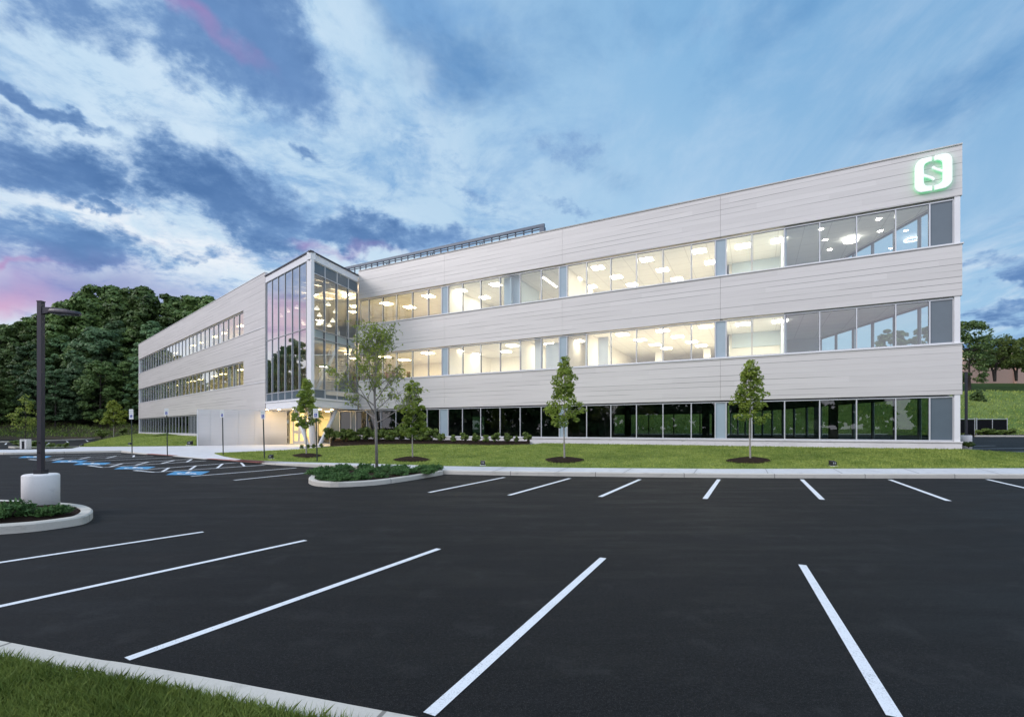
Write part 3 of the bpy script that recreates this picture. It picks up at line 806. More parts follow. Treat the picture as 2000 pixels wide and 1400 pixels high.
# ================================================================== VEGETATION BUILDERS
def leaf_quads(c, size, nrm=None, elong=1.5):
    """c (N,3) centres, size (N,), nrm (N,3) rough facing -> rhombic leaves"""
    n = len(c)
    r = rng.normal(size=(n, 3))
    if nrm is not None: r = r * 0.55 + nrm
    r /= np.linalg.norm(r, axis=1, keepdims=True) + 1e-9
    a = rng.normal(size=(n, 3)); a -= r * np.sum(a * r, 1, keepdims=True); a /= np.linalg.norm(a, axis=1, keepdims=True) + 1e-9
    b = np.cross(r, a)
    s = size[:, None]
    V = np.stack([c - a * s * elong / 2, c + b * s / 2 - r * s * 0.1, c + a * s * elong / 2, c - b * s / 2 - r * s * 0.1], 1).reshape(-1, 3)
    Fc = np.arange(n)[:, None] * 4 + np.array([[0, 1, 2, 3]])
    return V, Fc
def clump_leaves(centres, radii, per, size, flat=0.75):
    C, S, N = [], [], []
    for c, r in zip(centres, radii):
        n = int(per * rng.uniform(0.7, 1.3))
        d = rng.normal(size=(n, 3)); d /= np.linalg.norm(d, axis=1, keepdims=True)
        d[:, 2] = np.abs(d[:, 2]) * rng.choice([1, 1, 1, -0.6], n)
        rr = r * rng.uniform(0.55, 1.05, n) ** 0.6
        C.append(np.asarray(c) + d * rr[:, None] * np.array([1, 1, flat])); N.append(d + np.array([0, 0, 0.5]))
        S.append(rng.uniform(0.7, 1.3, n) * size)
    return np.concatenate(C), np.concatenate(S), np.concatenate(N)

FOREST = []
def forest_proto(seed, hgt, cr, mat, per=130, leaf=0.40):
    global rng
    rng = np.random.default_rng(seed)
    t = thing('forest_tree', (0, 0, 0), '', 'tree', 'forest trees left of the building')
    base = hgt * 0.13
    cs, rs = [], []
    for i in range(120):
        u = rng.uniform(0, 1); z = base + (hgt - base) * u
        prof = math.sin(math.pi * (0.16 + 0.78 * u)) ** 0.75
        a = rng.uniform(0, 2 * math.pi); rad = cr * prof * rng.uniform(0.55, 1.0) ** 0.5
        cs.append((rad * math.cos(a), rad * math.sin(a), z)); rs.append(rng.uniform(0.6, 1.45) * cr / 4.5)
    C, S, N = clump_leaves(cs, rs, per, leaf, 0.62)
    V, Fc = leaf_quads(C, S, N)
    np_mesh('crown', V, Fc, mat, t)
    m = MB(); m.tube([(0, 0, -0.5), (0.1, 0, hgt * 0.3), (0, 0.1, hgt * 0.6), (0, 0, hgt * 0.88)], [0.32, 0.24, 0.15, 0.04], 7)
    for i in range(9):
        a = rng.uniform(0, 6.28); z0 = hgt * rng.uniform(0.22, 0.6); L = cr * rng.uniform(0.5, 0.85)
        m.tube([(0, 0, z0), (L * 0.5 * math.cos(a), L * 0.5 * math.sin(a), z0 + L * 0.35), (L * math.cos(a), L * math.sin(a), z0 + L * 0.6)], [0.09, 0.06, 0.02], 5)
    b = m.build('trunk', M['bark_dark'], loc=(0, 0, 0)); b.parent = t
    FOREST.append(t)
for sd, hg, cr, mt in ((1, 20, 4.6, 'forest'), (2, 17, 4.9, 'forest'), (3, 22, 4.2, 'forest2'), (4, 15, 4.4, 'forest2'), (5, 19, 5.2, 'forest')):
    forest_proto(sd, hg, cr, M[mt])
used = [False] * len(FOREST)
def place_forest(k, loc, s, label, group, rz=None):
    rz = rnd.uniform(0, 6.28) if rz is None else rz
    if not used[k]:
        o = FOREST[k]; used[k] = True; o.location = loc; o.rotation_euler = (0, 0, rz); o.scale = (s, s, s); o['label'] = label
    else:
        o = dup(FOREST[k], loc, label, rz, (s, s, s))
    o['group'] = group
    return o
# skyline of the wood: (px, top y)
SKY = [(-900, 700), (-500, 690), (-300, 680), (-100, 665), (0, 640), (60, 618), (110, 604), (160, 590), (205, 566), (245, 570), (285, 562), (330, 566), (375, 582), (420, 590), (520, 630), (640, 690)]
def sky_y(px):
    for (a, ya), (b, yb) in zip(SKY, SKY[1:]):
        if a <= px <= b: return ya + (yb - ya) * (px - a) / (b - a)
    return 640
proto_h = [20, 17, 22, 15, 19]
FL, FGP = 'dark leafy tree of the dense wood left of the office building', 'trees of the wood left of the building'
frd = random.Random(3)
for row, (D, frac) in enumerate(((90, 0.52), (97, 0.78), (106, 1.0))):
    px = -190 + row * 25
    while px < 470:
        k = frd.choice((0, 1, 2, 3, 4)); DD = D + frd.uniform(-2.5, 2.5)
        top = (HY - sky_y(px) - (0 if row == 2 else frd.uniform(0, 14))) * frac * frd.uniform(0.95, 1.03)
        z0 = 2.0 + row * 1.7
        hgt = top * DD / F + H - z0
        place_forest(k, (((px - CX) * DD / F), DD, z0), max(hgt / (proto_h[k] * 1.03), 0.45), FL, FGP)
        px += frd.uniform(30, 46)
# trees further along the wood, outside the picture, that the glass box mirrors
for i in range(13):
    X = -96 - frd.uniform(0, 26); Y = 46 + i * 2.9
    k = frd.randrange(5)
    place_forest(k, (X, Y, 1.5), 19.0 / proto_h[k] * frd.uniform(0.7, 1.2), 'leafy tree of the wood mirrored in the glass entrance box', 'wood mirrored in the glass')
# woodland behind the viewer, mirrored in the ground-floor glass: one mass
cs, rs = [], []
for i in range(640):
    a = rng.uniform(R(165), R(395)); rad = rng.uniform(0.9, 1.12)
    cs.append((rad * 92 * math.cos(a), rad * 52 * math.sin(a) - 6, rng.uniform(0.5, 12))); rs.append(rng.uniform(2.0, 3.6))
cs = [c for c in cs if c[1] < 4]; rs = rs[:len(cs)]
C, S, N = clump_leaves(cs, rs, 42, 1.3)
V, Fc = leaf_quads(C, S, N); tag(np_mesh('woodland', V, Fc, M['forest']), 'dark woodland across the road mirrored in the ground floor glass', kind='stuff')

# bank below the wood
def bank(px, t):
    D0 = 74 - 10 * max(0, (120 - px)) / 320; y_ = None
    D = D0 + (118 - D0) * t
    z = 0.04 + 2.3 * min(1, t * 2.6) ** 1.1 + 10 * max(0, t - 0.38)
    z += 0.25 * math.sin(px * 0.06 + t * 17) * min(1, t * 6)
    return P(px, D, z)
structure(grid_mesh('wooded_bank', [-700 + 1250 * i / 70 for i in range(71)], [i / 20 for i in range(21)], bank, M['bank']), 'brown and green bank under the wood')
bpnt = []
for _ in range(5000):
    p = bank(rnd.uniform(-150, 330), 0.06 + 0.35 * rnd.random()); bpnt.append((p.x, p.y, p.z))
tag(blades('undergrowth', bpnt, 0.15, 0.5, 0.10, M['shrub'], 0.9), 'rough weeds on the bank below the wood', kind='stuff')
kb, _ = kerb('far_lot_kerb', smooth_line([G(-300, 866.5), G(0, 864), G(95, 861.5), G(190, 857.5)], 3), 0.16, 0.2)
for a, b in (((10, 868), (13, 865.2)), ((91, 868.2), (96, 865)), ((133, 864), (130, 861.5)), ((172, 862), (168, 859.5)), ((133, 872), (125, 867.5))): stripe(a, b, 0.12)

# ---- young pyramidal street trees on the lawn
def pyramid_tree(label, loc, hgt, width, trunk_frac, mat, seed, n_cl=105, per=56, leaf=0.078, cat='tree', group=None, name='young_tree', bark='bark'):
    global rng
    rng = np.random.default_rng(seed)
    t = thing(name, loc, label, cat, group)
    z0 = hgt * trunk_frac
    cs, rs = [], []
    lob = rng.uniform(0, 6.28, 3)
    for i in range(n_cl):
        u = rng.beta(1.15, 1.5)
        z = z0 + (hgt - z0) * u
        prof = min(1, (u + 0.10) / 0.24) ** 0.7 * (1 - u) ** 0.72 * (1.12 + 0.25 * math.sin(u * 13 + lob[0])) + 0.05
        a = rng.uniform(0, 2 * math.pi); rad = width / 2 * prof * rng.uniform(0.2, 1.0) ** 0.55 * (1 + 0.16 * math.sin(2 * a + lob[1]) + 0.14 * math.sin(3 * a + u * 9 + lob[2]))
        cs.append((rad * math.cos(a), rad * math.sin(a), z)); rs.append(rng.uniform(0.07, 0.17) * width)
    C, S, N = clump_leaves(cs, rs, per, leaf, 0.85)
    V, Fc = leaf_quads(C, S, N, 1.3)
    np_mesh('crown', V, Fc, mat, t)
    m = MB()
    m.tube([(0, 0, -0.05), (0.01, 0.0, 0.12), (-0.012, 0.01, hgt * 0.3), (0.015, 0, hgt * 0.6), (0, 0, hgt * 0.93)], [hgt * .013, hgt * .0092, hgt * .0075, hgt * .0048, hgt * .001], 9)
    for i in range(16):
        a = rng.uniform(0, 6.28); u = rng.uniform(0, 0.75); z1 = z0 + (hgt - z0) * u; L = width / 2 * (1 - u) * 0.8
        m.tube([(0, 0, z1), (L * .5 * math.cos(a), L * .5 * math.sin(a), z1 + L * .45), (L * math.cos(a), L * math.sin(a), z1 + L * 0.95)], [hgt * .0035, hgt * .0025, hgt * .001], 5)
    b = m.build('trunk', M[bark], loc=(0, 0, 0)); b.parent = t
    return t
def at_h(p, top_y): return (HY - top_y) * p.y / F + H - p.z
p = lawn_at(598, 889.5); pyramid_tree('slim young tree in front of the entrance columns, darkest of the lawn trees', p, at_h(p, 741), 52 * p.y / F, 0.37, M['maple'], 21, 110, 50)
p = lawn_at(805.5, 896.5); pyramid_tree('young upright tree on the lawn just behind the juniper island', p, at_h(p, 739), 56 * p.y / F, 0.30, M['maple'], 22)
p = lawn_at(1102, 898); pyramid_tree('young teardrop tree in a mulch ring at the middle of the office front', p, at_h(p, 698), 66 * p.y / F, 0.33, M['maple'], 23, 115, 46)
p = lawn_at(1465, 898.5); pyramid_tree('young tree with pale staked trunk, nearest the illuminated sign corner', p, at_h(p, 705), 66 * p.y / F, 0.38, M['maple'], 24, 100, 44)
p = P(222, 60, 0.72); pyramid_tree('small lime green tree at the left end of the office by the wood', p, at_h(p, 784), 36 * p.y / F, 0.33, M['lime'], 25, 90, 36, 0.2)
p = P(50, 58, 0.12); pyramid_tree('thin see-through young tree in the far island behind the lamp post', p, at_h(p, 774), 46 * p.y / F, 0.24, M['locust'], 26, 70, 18, 0.14, bark='bark_dark')

# ---- airy locust in the island
def locust(label, loc, hgt, spread):
    rg = random.Random(5)
    t = thing('locust_tree', loc, label, 'tree')
    m = MB(); C, S = [], []
    def spray(p, d, n, ln):
        for _ in range(n):
            q = p + d * rg.uniform(0, ln) + Vector((rg.gauss(0, .05), rg.gauss(0, .05), rg.gauss(0, .05)))
            side = Vector((rg.gauss(0, 1), rg.gauss(0, 1), rg.gauss(-.45, .5))).normalized()
            L = rg.uniform(0.10, 0.24)
            for k in range(5):
                f = k / 5
                C.append(q + side * L * f + Vector((0, 0, -0.06 * f * f)) + Vector((rg.gauss(0, .012), rg.gauss(0, .012), rg.gauss(0, .012)))); S.append(rg.uniform(0.034, 0.06))
    def branch(p, d, L, r, lev):
        pts = [p]; q = Vector(p); dd = Vector(d); n = 5
        rr = [r]
        for i in range(n):
            dd = (dd + Vector((rg.gauss(0, .10), rg.gauss(0, .10), 0.06 if lev < 2 else -0.02))).normalized()
            q = q + dd * (L / n); pts.append(Vector(q)); rr.append(max(r * (1 - 0.7 * (i + 1) / n), 0.006))
        m.tube(pts, rr, 6, cap=False)
        if lev >= 2 or (lev == 1 and L < 0.8):
            for i in range(1, n + 1):
                if rg.random() < ((0.24 if lev == 2 else 0.5) if p.z < hgt * .62 else 0.7): spray(pts[i], dd, 1 if lev == 2 else 2, 0.12)
        if lev < 2:
            kids = 5 if lev == 0 else 4
            for i in range(kids):
                f = rg.uniform(0.3, 1.0); k = min(int(f * n), n - 1); b = pts[k].lerp(pts[k + 1], f * n - k if f < 1 else 1)
                side = Vector((rg.gauss(0, 1), rg.gauss(0, 1), rg.gauss(0.15, .5))).normalized()
                nd = (dd * 0.75 + side * 0.8).normalized()
                branch(b, nd, L * rg.uniform(0.35, 0.62), r * 0.45, lev + 1)
            if lev == 1: spray(pts[-1], dd, 3, 0.2)
    # leader, slightly leaning
    T = [Vector((0, 0, -0.08)), Vector((-0.03, 0, hgt * .25)), Vector((-0.10, 0.02, hgt * .5)), Vector((-0.06, 0, hgt * .72)), Vector((-0.02, 0, hgt * .86))]
    m.tube(T, [0.062, 0.05, 0.038, 0.022, 0.008], 10)
    def tp(z):
        z *= hgt
        for a, b in zip(T, T[1:]):
            if a.z <= z <= b.z: return a.lerp(b, (z - a.z) / (b.z - a.z))
        return T[-1]
    n = 19
    for i in range(n):
        f = 0.30 + 0.55 * i / n; a = i * 2.4 + rg.uniform(-.4, .4)
        up = 0.45 + 0.9 * (f - 0.3) / 0.55
        L = spread * (0.62 - 0.35 * (f - 0.3) / 0.55) * rg.uniform(0.75, 1.1)
        branch(tp(f), Vector((math.cos(a), math.sin(a), up)).normalized(), L, 0.027 - 0.014 * (f - .3), 0 if L > spread * 0.4 else 1)
    # dense top
    for i in range(16):
        a = rg.uniform(0, 6.28); branch(tp(rg.uniform(0.66, 0.86)), Vector((math.cos(a) * .8, math.sin(a) * .8, 1.0)).normalized(), hgt * rg.uniform(0.12, 0.22), 0.009, 1)
    V, Fc = leaf_quads(np.array([tuple(c) for c in C]), np.array(S), None, 1.9)
    np_mesh('crown', V, Fc, M['locust'], t)
    b = m.build('trunk', M['bark_locust'], loc=(0, 0, 0), smooth=True); b.parent = t
p = G(736, 914, 0.2)
locust('airy leaning locust tree rising from the juniper island', p, at_h(p, 622), 140 * p.y / F)

# ---- shrubs
SH = []
def shrub_proto(seed, mat, r=0.45, leaf=0.10, per=60, n=14):
    global rng
    rng = np.random.default_rng(seed)
    t = thing('shrub', (0, 0, 0), '', 'shrub')
    cs = [(rng.uniform(-.6, .6) * r, rng.uniform(-.6, .6) * r, rng.uniform(0.3, 1.35) * r) for _ in range(n)]
    C, S, N = clump_leaves(cs, rng.uniform(0.22, 0.42, n) * r, per, leaf)
    V, Fc = leaf_quads(C, S, N, 1.7); np_mesh('foliage', V, Fc, mat, t)
    m = MB()
    for i in range(7):
        a = rng.uniform(0, 6.28); m.tube([(0, 0, -0.05), (r * .25 * math.cos(a), r * .25 * math.sin(a), r * .5), (r * .5 * math.cos(a), r * .5 * math.sin(a), r)], [0.02, 0.014, 0.006], 5)
    b = m.build('stem', M['bark_dark'], loc=(0, 0, 0)); b.parent = t
    SH.append([t, False])
shrub_proto(31, M['shrub']); shrub_proto(32, M['shrub']); shrub_proto(33, M['shrub'], 0.4, 0.08)
def place_shrub(k, loc, s, label, group):
    sc = (s, s, s) if not hasattr(s, '__len__') else s
    if not SH[k][1]:
        o = SH[k][0]; SH[k][1] = True; o.location = loc; o.scale = sc; o['label'] = label
    else: o = dup(SH[k][0], loc, label, rnd.uniform(0, 6.28), sc)
    if group: o['group'] = group
    elif 'group' in o: del o['group']
    return o
BX = [650, 672, 693, 716, 738, 760, 782, 803, 825, 843]
for i, px in enumerate(BX):
    y, z = lb(px); b = bed_pt(px, 0.45)
    place_shrub(i % 3, b, rnd.uniform(1.2, 1.5), 'dark leafy shrub in the crowded end of the mulch bed near the entrance', 'crowded shrubs near the entrance')
for i, (px, lab) in enumerate(((861, 0), (886, 0), (908, 0), (930, 0), (948, 0), (967, 0), (991, 0), (1008, 0), (1031, 0))):
    b = bed_pt(min(px, 1033), 0.3)
    place_shrub((i + 1) % 3, b, (0.72, 0.72, 0.88) if i != 7 else (0.5, 0.5, 0.8), 'small bright green shrub standing apart in the mulch bed along the plinth', 'spaced shrubs along the plinth')
for i, px in enumerate((590, 601, 612, 628)):
    y, z = lb(px); b = G(px, y - 0.4, z)
    place_shrub(2, b, 0.5, 'low sparse plant at the foot of the slanted entrance columns', 'plants at the entrance columns')
for px, py, z, s, lab in ((199, 861.5, .5, 1.5, 'round shrub at the tip of the far left lawn'), (240, 850, .85, 1.3, 'round shrub beside the wood end of the office wing')):
    place_shrub(0, P(px, 57 if px < 210 else 68, z), s, lab, None)

JUN = []
def juniper_proto(seed, r):
    global rng
    rng = np.random.default_rng(seed)
    t = thing('juniper_shrub', (0, 0, 0), '', 'shrub')
    C, S, N = [], [], []
    for i in range(95):
        a = rng.uniform(0, 6.28); el = rng.uniform(0.12, 1.15); L = r * rng.uniform(0.55, 1.05) * (1.0 - 0.35 * math.sin(el))
        d = np.array([math.cos(a) * math.cos(el), math.sin(a) * math.cos(el), math.sin(el) * 0.72])
        n = 34
        f = rng.uniform(0.25, 1, n)
        c = d * (f * L)[:, None] + rng.normal(size=(n, 3)) * 0.028 * (1.35 - f)[:, None] + np.array([0, 0, 0.03]); c[:, 2] -= 0.10 * (f * L) ** 2
        C.append(c); S.append(rng.uniform(0.018, 0.034, n)); N.append(np.tile(d, (n, 1)))
    V, Fc = leaf_quads(np.concatenate(C), np.concatenate(S), None, 3.4); np_mesh('foliage', V, Fc, M['juniper'], t)
    m = MB()
    for i in range(10):
        a = rng.uniform(0, 6.28); m.tube([(0, 0, -0.03), (r * .4 * math.cos(a), r * .4 * math.sin(a), .1), (r * .75 * math.cos(a), r * .75 * math.sin(a), .16)], [.014, .009, .004], 5)
    b = m.build('stem', M['bark_dark'], loc=(0, 0, 0)); b.parent = t
    JUN.append([t, False])
juniper_proto(41, 0.62); juniper_proto(42, 0.62)
def place_jun(k, loc, s, label, group=None):
    if not JUN[k][1]:
        o = JUN[k][0]; JUN[k][1] = True; o.location = loc; o.scale = (s, s, s); o['label'] = label
    else: o = dup(JUN[k][0], loc, label, rnd.uniform(0, 6.28), (s, s, s))
    if group: o['group'] = group
    elif 'group' in o: del o['group']
    return o
place_jun(0, G(20, 1010, .17), 0.95, 'feathery juniper at the left picture edge of the lamp island')
place_jun(1, G(104, 1005, .17), 0.62, 'feathery juniper right of the lamp base in the kerbed island')
place_jun(0, G(-70, 1014, .17), 0.9, 'feathery juniper outside left in the lamp island')
jr = random.Random(9)
jp = []
tries = 0
while len(jp) < 26 and tries < 4000:
    tries += 1
    px, py = jr.uniform(612, 850), jr.uniform(914, 944); q = G(px, py, .15)
    if not in_poly(q.x, q.y, ci_poly) and not (py < 925 and px > 690 and py > 916): continue
    if any((q - o).length < 0.55 for o in jp): continue
    jp.append(q)
for i, q in enumerate(jp):
    place_jun(i % 2, q, jr.uniform(0.62, 0.85), 'feathery spreading juniper in the bed under the locust tree', 'junipers under the locust tree')

# ================================================================== OFFICE BUILDING
class Line:
    """a facade line in plan: s runs along, d runs inward (away from the viewer's side)"""
    def __init__(s, o, t, n): s.o = Vector((o[0], o[1])); s.t = Vector(t).normalized(); s.n = Vector(n).normalized()
    def pt(s, a, d, z):
        q = s.o + s.t * a + s.n * d; return Vector((q.x, q.y, z))
    def s_at(s, px, d=0.0):
        k = (px - CX) / F; o = s.o + s.n * d
        return (k * o.y - o.x) / (s.t.x - k * s.t.y)
C0 = Vector(((1879.5 - CX) / F * 21.5, 21.5))
tR = Vector((-1758.0, F)).normalized(); nR = Vector((-tR.y, tR.x)) * -1
if nR.y < 0: nR = -nR
RW = Line(C0, tR, nR)
Q = Vector(((607 - CX) / F * 33.5, 33.5))
tL = Vector((-1016.0, F)).normalized(); nL = Vector((tL.y, -tL.x))
if nL.y < 0: nL = -nL
tmp = Line(Q, tL, nL); sK = tmp.s_at(518)
BL = Line(Q, tL, nL)                       # glass box, left face
K = Q + tL * sK
LW = Line(K, tL, nL)                       # left wing
sJ = RW.s_at(700); J = C0 + tR * sJ
tB = (J - Q).normalized(); nB = Vector((-tB.y, tB.x))
if nB.x > 0: nB = -nB
BR = Line(Q, tB, nB)                       # glass box, right face
tE = Vector((48.0, F)).normalized()
EW = Line(C0, tE, Vector((-tE.y, tE.x)))   # right end, seen from inside
E = C0 + tE * 25.5
sLend = LW.s_at(270.5)
Lend = K + tL * sLend
TH = 20.0
Fb = Lend + nL * TH
# back corner: rear line of the right wing meets rear line of the left wing
def isect(p, d, q, e):
    den = d.x * e.y - d.y * e.x; w = q - p
    return p + d * ((w.x * e.y - w.y * e.x) / den)
Bk = isect(E, tR, Fb, tL)
RR = Line(E, tR, -nR); LR = Line(Fb, -tL, -nL)

office = thing('office_building', (C0.x, C0.y, 0), 'long three storey office building of pale grey panels with a glass entrance box', 'building')
office['origin'] = (C0.x, C0.y, 0.0)
ZB = [(14.75, 12.43), (10.19, 7.82), (5.60, 3.28)]     # cladding bands
ZW = [(10.25, 12.36), (5.66, 7.77), (1.11, 3.21)]      # windows
def lbox(m, ln, s0, s1, d0, d1, z0, z1, uv=True):
    c = {}
    for i, s in enumerate((s0, s1)):
        for j, d in enumerate((d0, d1)):
            for k, z in enumerate((z0, z1)): c[i, j, k] = ln.pt(s, d, z)
    for q, ax in ((((0, 0, 0), (1, 0, 0), (1, 0, 1), (0, 0, 1)), 's'), (((1, 1, 0), (0, 1, 0), (0, 1, 1), (1, 1, 1)), 's'),
                  (((0, 1, 0), (0, 0, 0), (0, 0, 1), (0, 1, 1)), 'd'), (((1, 0, 0), (1, 1, 0), (1, 1, 1), (1, 0, 1)), 'd'),
                  (((0, 0, 1), (1, 0, 1), (1, 1, 1), (0, 1, 1)), 't'), (((0, 1, 0), (1, 1, 0), (1, 0, 0), (0, 0, 0)), 't')):
        u = []
        for i, j, k in q:
            s, d, z = (s0, s1)[i], (d0, d1)[j], (z0, z1)[k]
            u.append((s, z) if ax == 's' else ((d + s0, z) if ax == 'd' else (s, z0 + 0.145)))
        m.face([c[i] for i in q], u)
def band(ln, name, s0, s1, z0, z1, joints=(), th=0.30, mat='panel', d0=0.0):
    cuts = [s0] + sorted(joints) + [s1]
    m = MB()
    for a, b in zip(cuts, cuts[1:]):
        lbox(m, ln, a + (0.005 if a != s0 else 0), b - (0.005 if b != s1 else 0), d0, d0 + th, z0, z1)
    return m.build(name, M[mat], office)
# right wing cladding
jR = [RW.s_at(px) for px in (1407, 1098, 868)]
for z1, z0 in ZB:
    band(RW, 'cladding_band', 0.0, sJ + 0.0, z0, z1, jR)
    m = MB(); lbox(m, RW, -0.05 if z1 < 14 else 0.0, sJ - 0.06, -0.05, 0.22, z1 + 0.002, z1 + 0.055); m.build('flashing', M['white' if z1 < 14 else 'panel'], office)
m = MB(); lbox(m, RW, 0.0, RW.s_at(645), 0.02, 0.35, -0.2, 1.05); lbox(m, RW, -0.02, RW.s_at(645), -0.03, 0.35, 1.052, 1.105); m.build('plinth', M['base'], office)
# white corner post
for (z0, z1) in ZW:
    m = MB(); lbox(m, RW, 0.06, RW.s_at(1863, 0.1), 0.03, 0.28, z0 - 0.002, z1 + 0.06); m.build('corner_post', M['white'], office)

def frame_ring(m, ln, s0, s1, z0, z1, fr, d0, d1, bars=(), rail=.06, e=0.0):
    lbox(m, ln, s0 + .001, s0 + fr - e, d0, d1, z0, z1); lbox(m, ln, s1 - fr + e, s1 - .001, d0, d1, z0, z1)
    lbox(m, ln, s0 + fr - e, s1 - fr + e, d0, d1, z0, z0 + rail - e); lbox(m, ln, s0 + fr - e, s1 - fr + e, d0, d1, z1 - rail + e, z1)
    for b in bars: lbox(m, ln, b - fr + e, b + fr - e, d0, d1, z0 + rail - e, z1 - rail + e)
def window(ln, s0, s1, z0, z1, glass='glass', d=0.10, bars=(), name='window', fr=0.032):
    """one window: dark frame with a light face and a pane as children"""
    m = MB(); frame_ring(m, ln, s0, s1, z0, z1, fr, d + .026, d + .13, bars)
    o = m.build(name, M['shaded_return'], office)
    m = MB(); frame_ring(m, ln, s0, s1, z0, z1, fr, d, d + .0255, bars, e=.006); m.build('frame_face', M['frame'], o)
    g = MB(); q = d + 0.06
    g.face([ln.pt(s0 + fr, q, z0 + .06), ln.pt(s1 - fr, q, z0 + .06), ln.pt(s1 - fr, q, z1 - .06), ln.pt(s0 + fr, q, z1 - .06)])
    g.build('pane', M[glass], o)
    return o
def spandrel(ln, s0, s1, z0, z1, mat='spandrel', d=0.10, fr=0.032):
    m = MB(); dd = d + .13
    lbox(m, ln, s0 + .001, s0 + fr, d, dd, z0, z1); lbox(m, ln, s1 - fr, s1 - .001, d, dd, z0, z1)
    lbox(m, ln, s0 + fr, s1 - fr, d, dd, z0, z0 + 0.06); lbox(m, ln, s0 + fr, s1 - fr, d, dd, z1 - .06, z1)
    o = m.build('spandrel_panel', M['frame'], office)
    g = MB(); lbox(g, ln, s0 + fr, s1 - fr, d + .05, d + .09, z0 + .06, z1 - .06); g.build('infill', M[mat], o)
MU = [703, 720, 747, 774, 805, 836, 862.4, 875, 903, 938.6, 976.5, 1015.7, 1057, 1092, 1107.5, 1145.7, 1193, 1243, 1294.8, 1350, 1396.8, 1418.3, 1468.5, 1532.5, 1601, 1673, 1749.5, 1815.7, 1862.5]
MG = [645, 663.5, 685, 695, 716, 744, 773, 802, 834, 858.5] + MU[7:]
for fl, (z0, z1) in enumerate(ZW):
    L = MG if fl == 2 else MU
    for a, b in zip(L, L[1:]):
        sa, sb = RW.s_at(b, 0.1), RW.s_at(a, 0.1)
        if (a, b) in ((862.4, 875), (1092, 1107.5), (1396.8, 1418.3), (858.5, 875)): spandrel(RW, sa, sb, z0, z1, 'spandrel_light')
        elif (a, b) in ((1815.7, 1862.5), (645, 663.5), (685, 695)): spandrel(RW, sa, sb, z0, z1, 'spandrel')
        else: window(RW, sa, sb, z0, z1, 'glass_dark' if fl == 2 else 'glass')

# left wing cladding and ribbons
sW1 = LW.s_at(475.5); sG1 = LW.s_at(384)
jL = [LW.s_at(px) for px in (301, 331, 370, 416, 476)]
for i, (z1, z0) in enumerate(ZB):
    band(LW, 'cladding_band', 0.02, sLend, z0, z1, jL)
    m = MB(); lbox(m, LW, 0.06, sLend + (0 if z1 > 14 else .04), -0.04, 0.2, z1 + .002, z1 + 0.05); m.build('flashing', M['white'], office)
for i, (z0, z1) in enumerate(ZW[:2]):
    band(LW, 'cladding_pier', 0.02, sW1, z0 - 0.058, z1 + 0.068, [LW.s_at(497)])
m = MB(); lbox(m, LW, LW.s_at(384), sLend, 0.02, 0.35, -0.2, 1.05); lbox(m, LW, LW.s_at(384), sLend + .03, -0.03, 0.35, 1.052, 1.105); m.build('plinth', M['base'], office)
m = MB(); lbox(m, LW, LW.s_at(420), LW.s_at(384) - 0.02, 0.05, 0.35, -0.2, 3.27); m.build('cladding_pier', M['panel'], office)
bays = [sW1 + (sLend - 0.25 - sW1) * k / 5 for k in range(6)]
for fl, (z0, z1) in enumerate(ZW):
    for k in range(5):
        a, b = bays[k], bays[k + 1]
        if fl == 2:
            if b <= sG1: continue
            a = max(a, sG1)
        for h in range(2):
            a2, b2 = a + (b - a) * h / 2, a + (b - a) * (h + 1) / 2
            window(LW, a2, b2, z0, z1, 'glass_dark' if fl == 2 else 'glass', bars=[a2 + (b2 - a2) * q / 3 for q in (1, 2)], fr=0.04)
m = MB()
for (z0, z1) in ZW: lbox(m, LW, sLend - 0.24, sLend - 0.02, 0.03, 0.3, z0 - .056, z1 + .066)
m.build('corner_post', M['white'], office)

# end and rear faces (seen through the glass)
def back_face(ln, s0, s1, n):
    for z1, z0 in ZB: band(ln, 'cladding_band', s0, s1, z0, z1, (), 0.3)
    m = MB(); lbox(m, ln, s0, s1, 0.02, 0.35, -0.2, 1.105); m.build('plinth', M['base'], office)
    for i, (z0, z1) in enumerate(ZW):
        L = (s1 - s0) / n
        window(ln, s0, s1, z0 - 0.055, z1 + 0.065, 'glass_dark' if i == 2 else 'glass', bars=[s0 + L * k for k in range(1, n)], name='ribbon_window', fr=0.05)
back_face(EW, 0.55, 25.3, 15)
sBk = (Bk - E).length
back_face(RR, 0.35, sBk - 0.35, 22)
back_face(LR, 0.35, (Bk - Fb).length - 0.35, 14)
m = MB()
endl = Line(Lend, nL, -tL)
for z1, z0 in ZB: lbox(m, endl, 0.32, TH - .3, 0.02, 0.28, z0, z1)
lbox(m, endl, 0.32, TH - .3, 0.05, 0.25, -0.2, 14.0); m.build('end_wall', M['panel'], office)

# slabs, ceilings and roof over the whole footprint
def inset(pts, k):
    c = sum(pts, Vector((0, 0))) / len(pts)
    return [p + (c - p).normalized() * k for p in pts]
# inner outline just behind the cladding
iC = isect(C0 + nR * .34, tR, C0 + EW.n * .34, tE); iE = isect(E - nR * .36, tR, C0 + EW.n * .34, tE)
iB = isect(E - nR * .36, tR, Fb - nL * .36, tL); iF = Fb - nL * .36 - tL * .3; iL = Lend + nL * .34 - tL * .3
iK = K + nL * .34; iJ = J + nR * .34
FOOT = [iC, iE, iB, iF, iL, iK, iJ]
def slab(name, z0, z1, mat, pts=FOOT):
    m = MB(); m.prism([tuple(p) for p in pts], z0, z1); return m.build(name, M[mat], office)
slab('roof', 14.05, 14.35, 'roof')
slab('ceiling', 12.46, 12.52, 'ceiling')
slab('floor_slab', 8.9, 9.3, 'carpet')
slab('ceiling', 7.86, 7.92, 'ceiling')
BOXF = [iC, iE, iB, iF, iL, iK, K + (Q - K) * 0.0 + nL * .34, Q + nL * .3 + nB * .3, J + nB * .3]
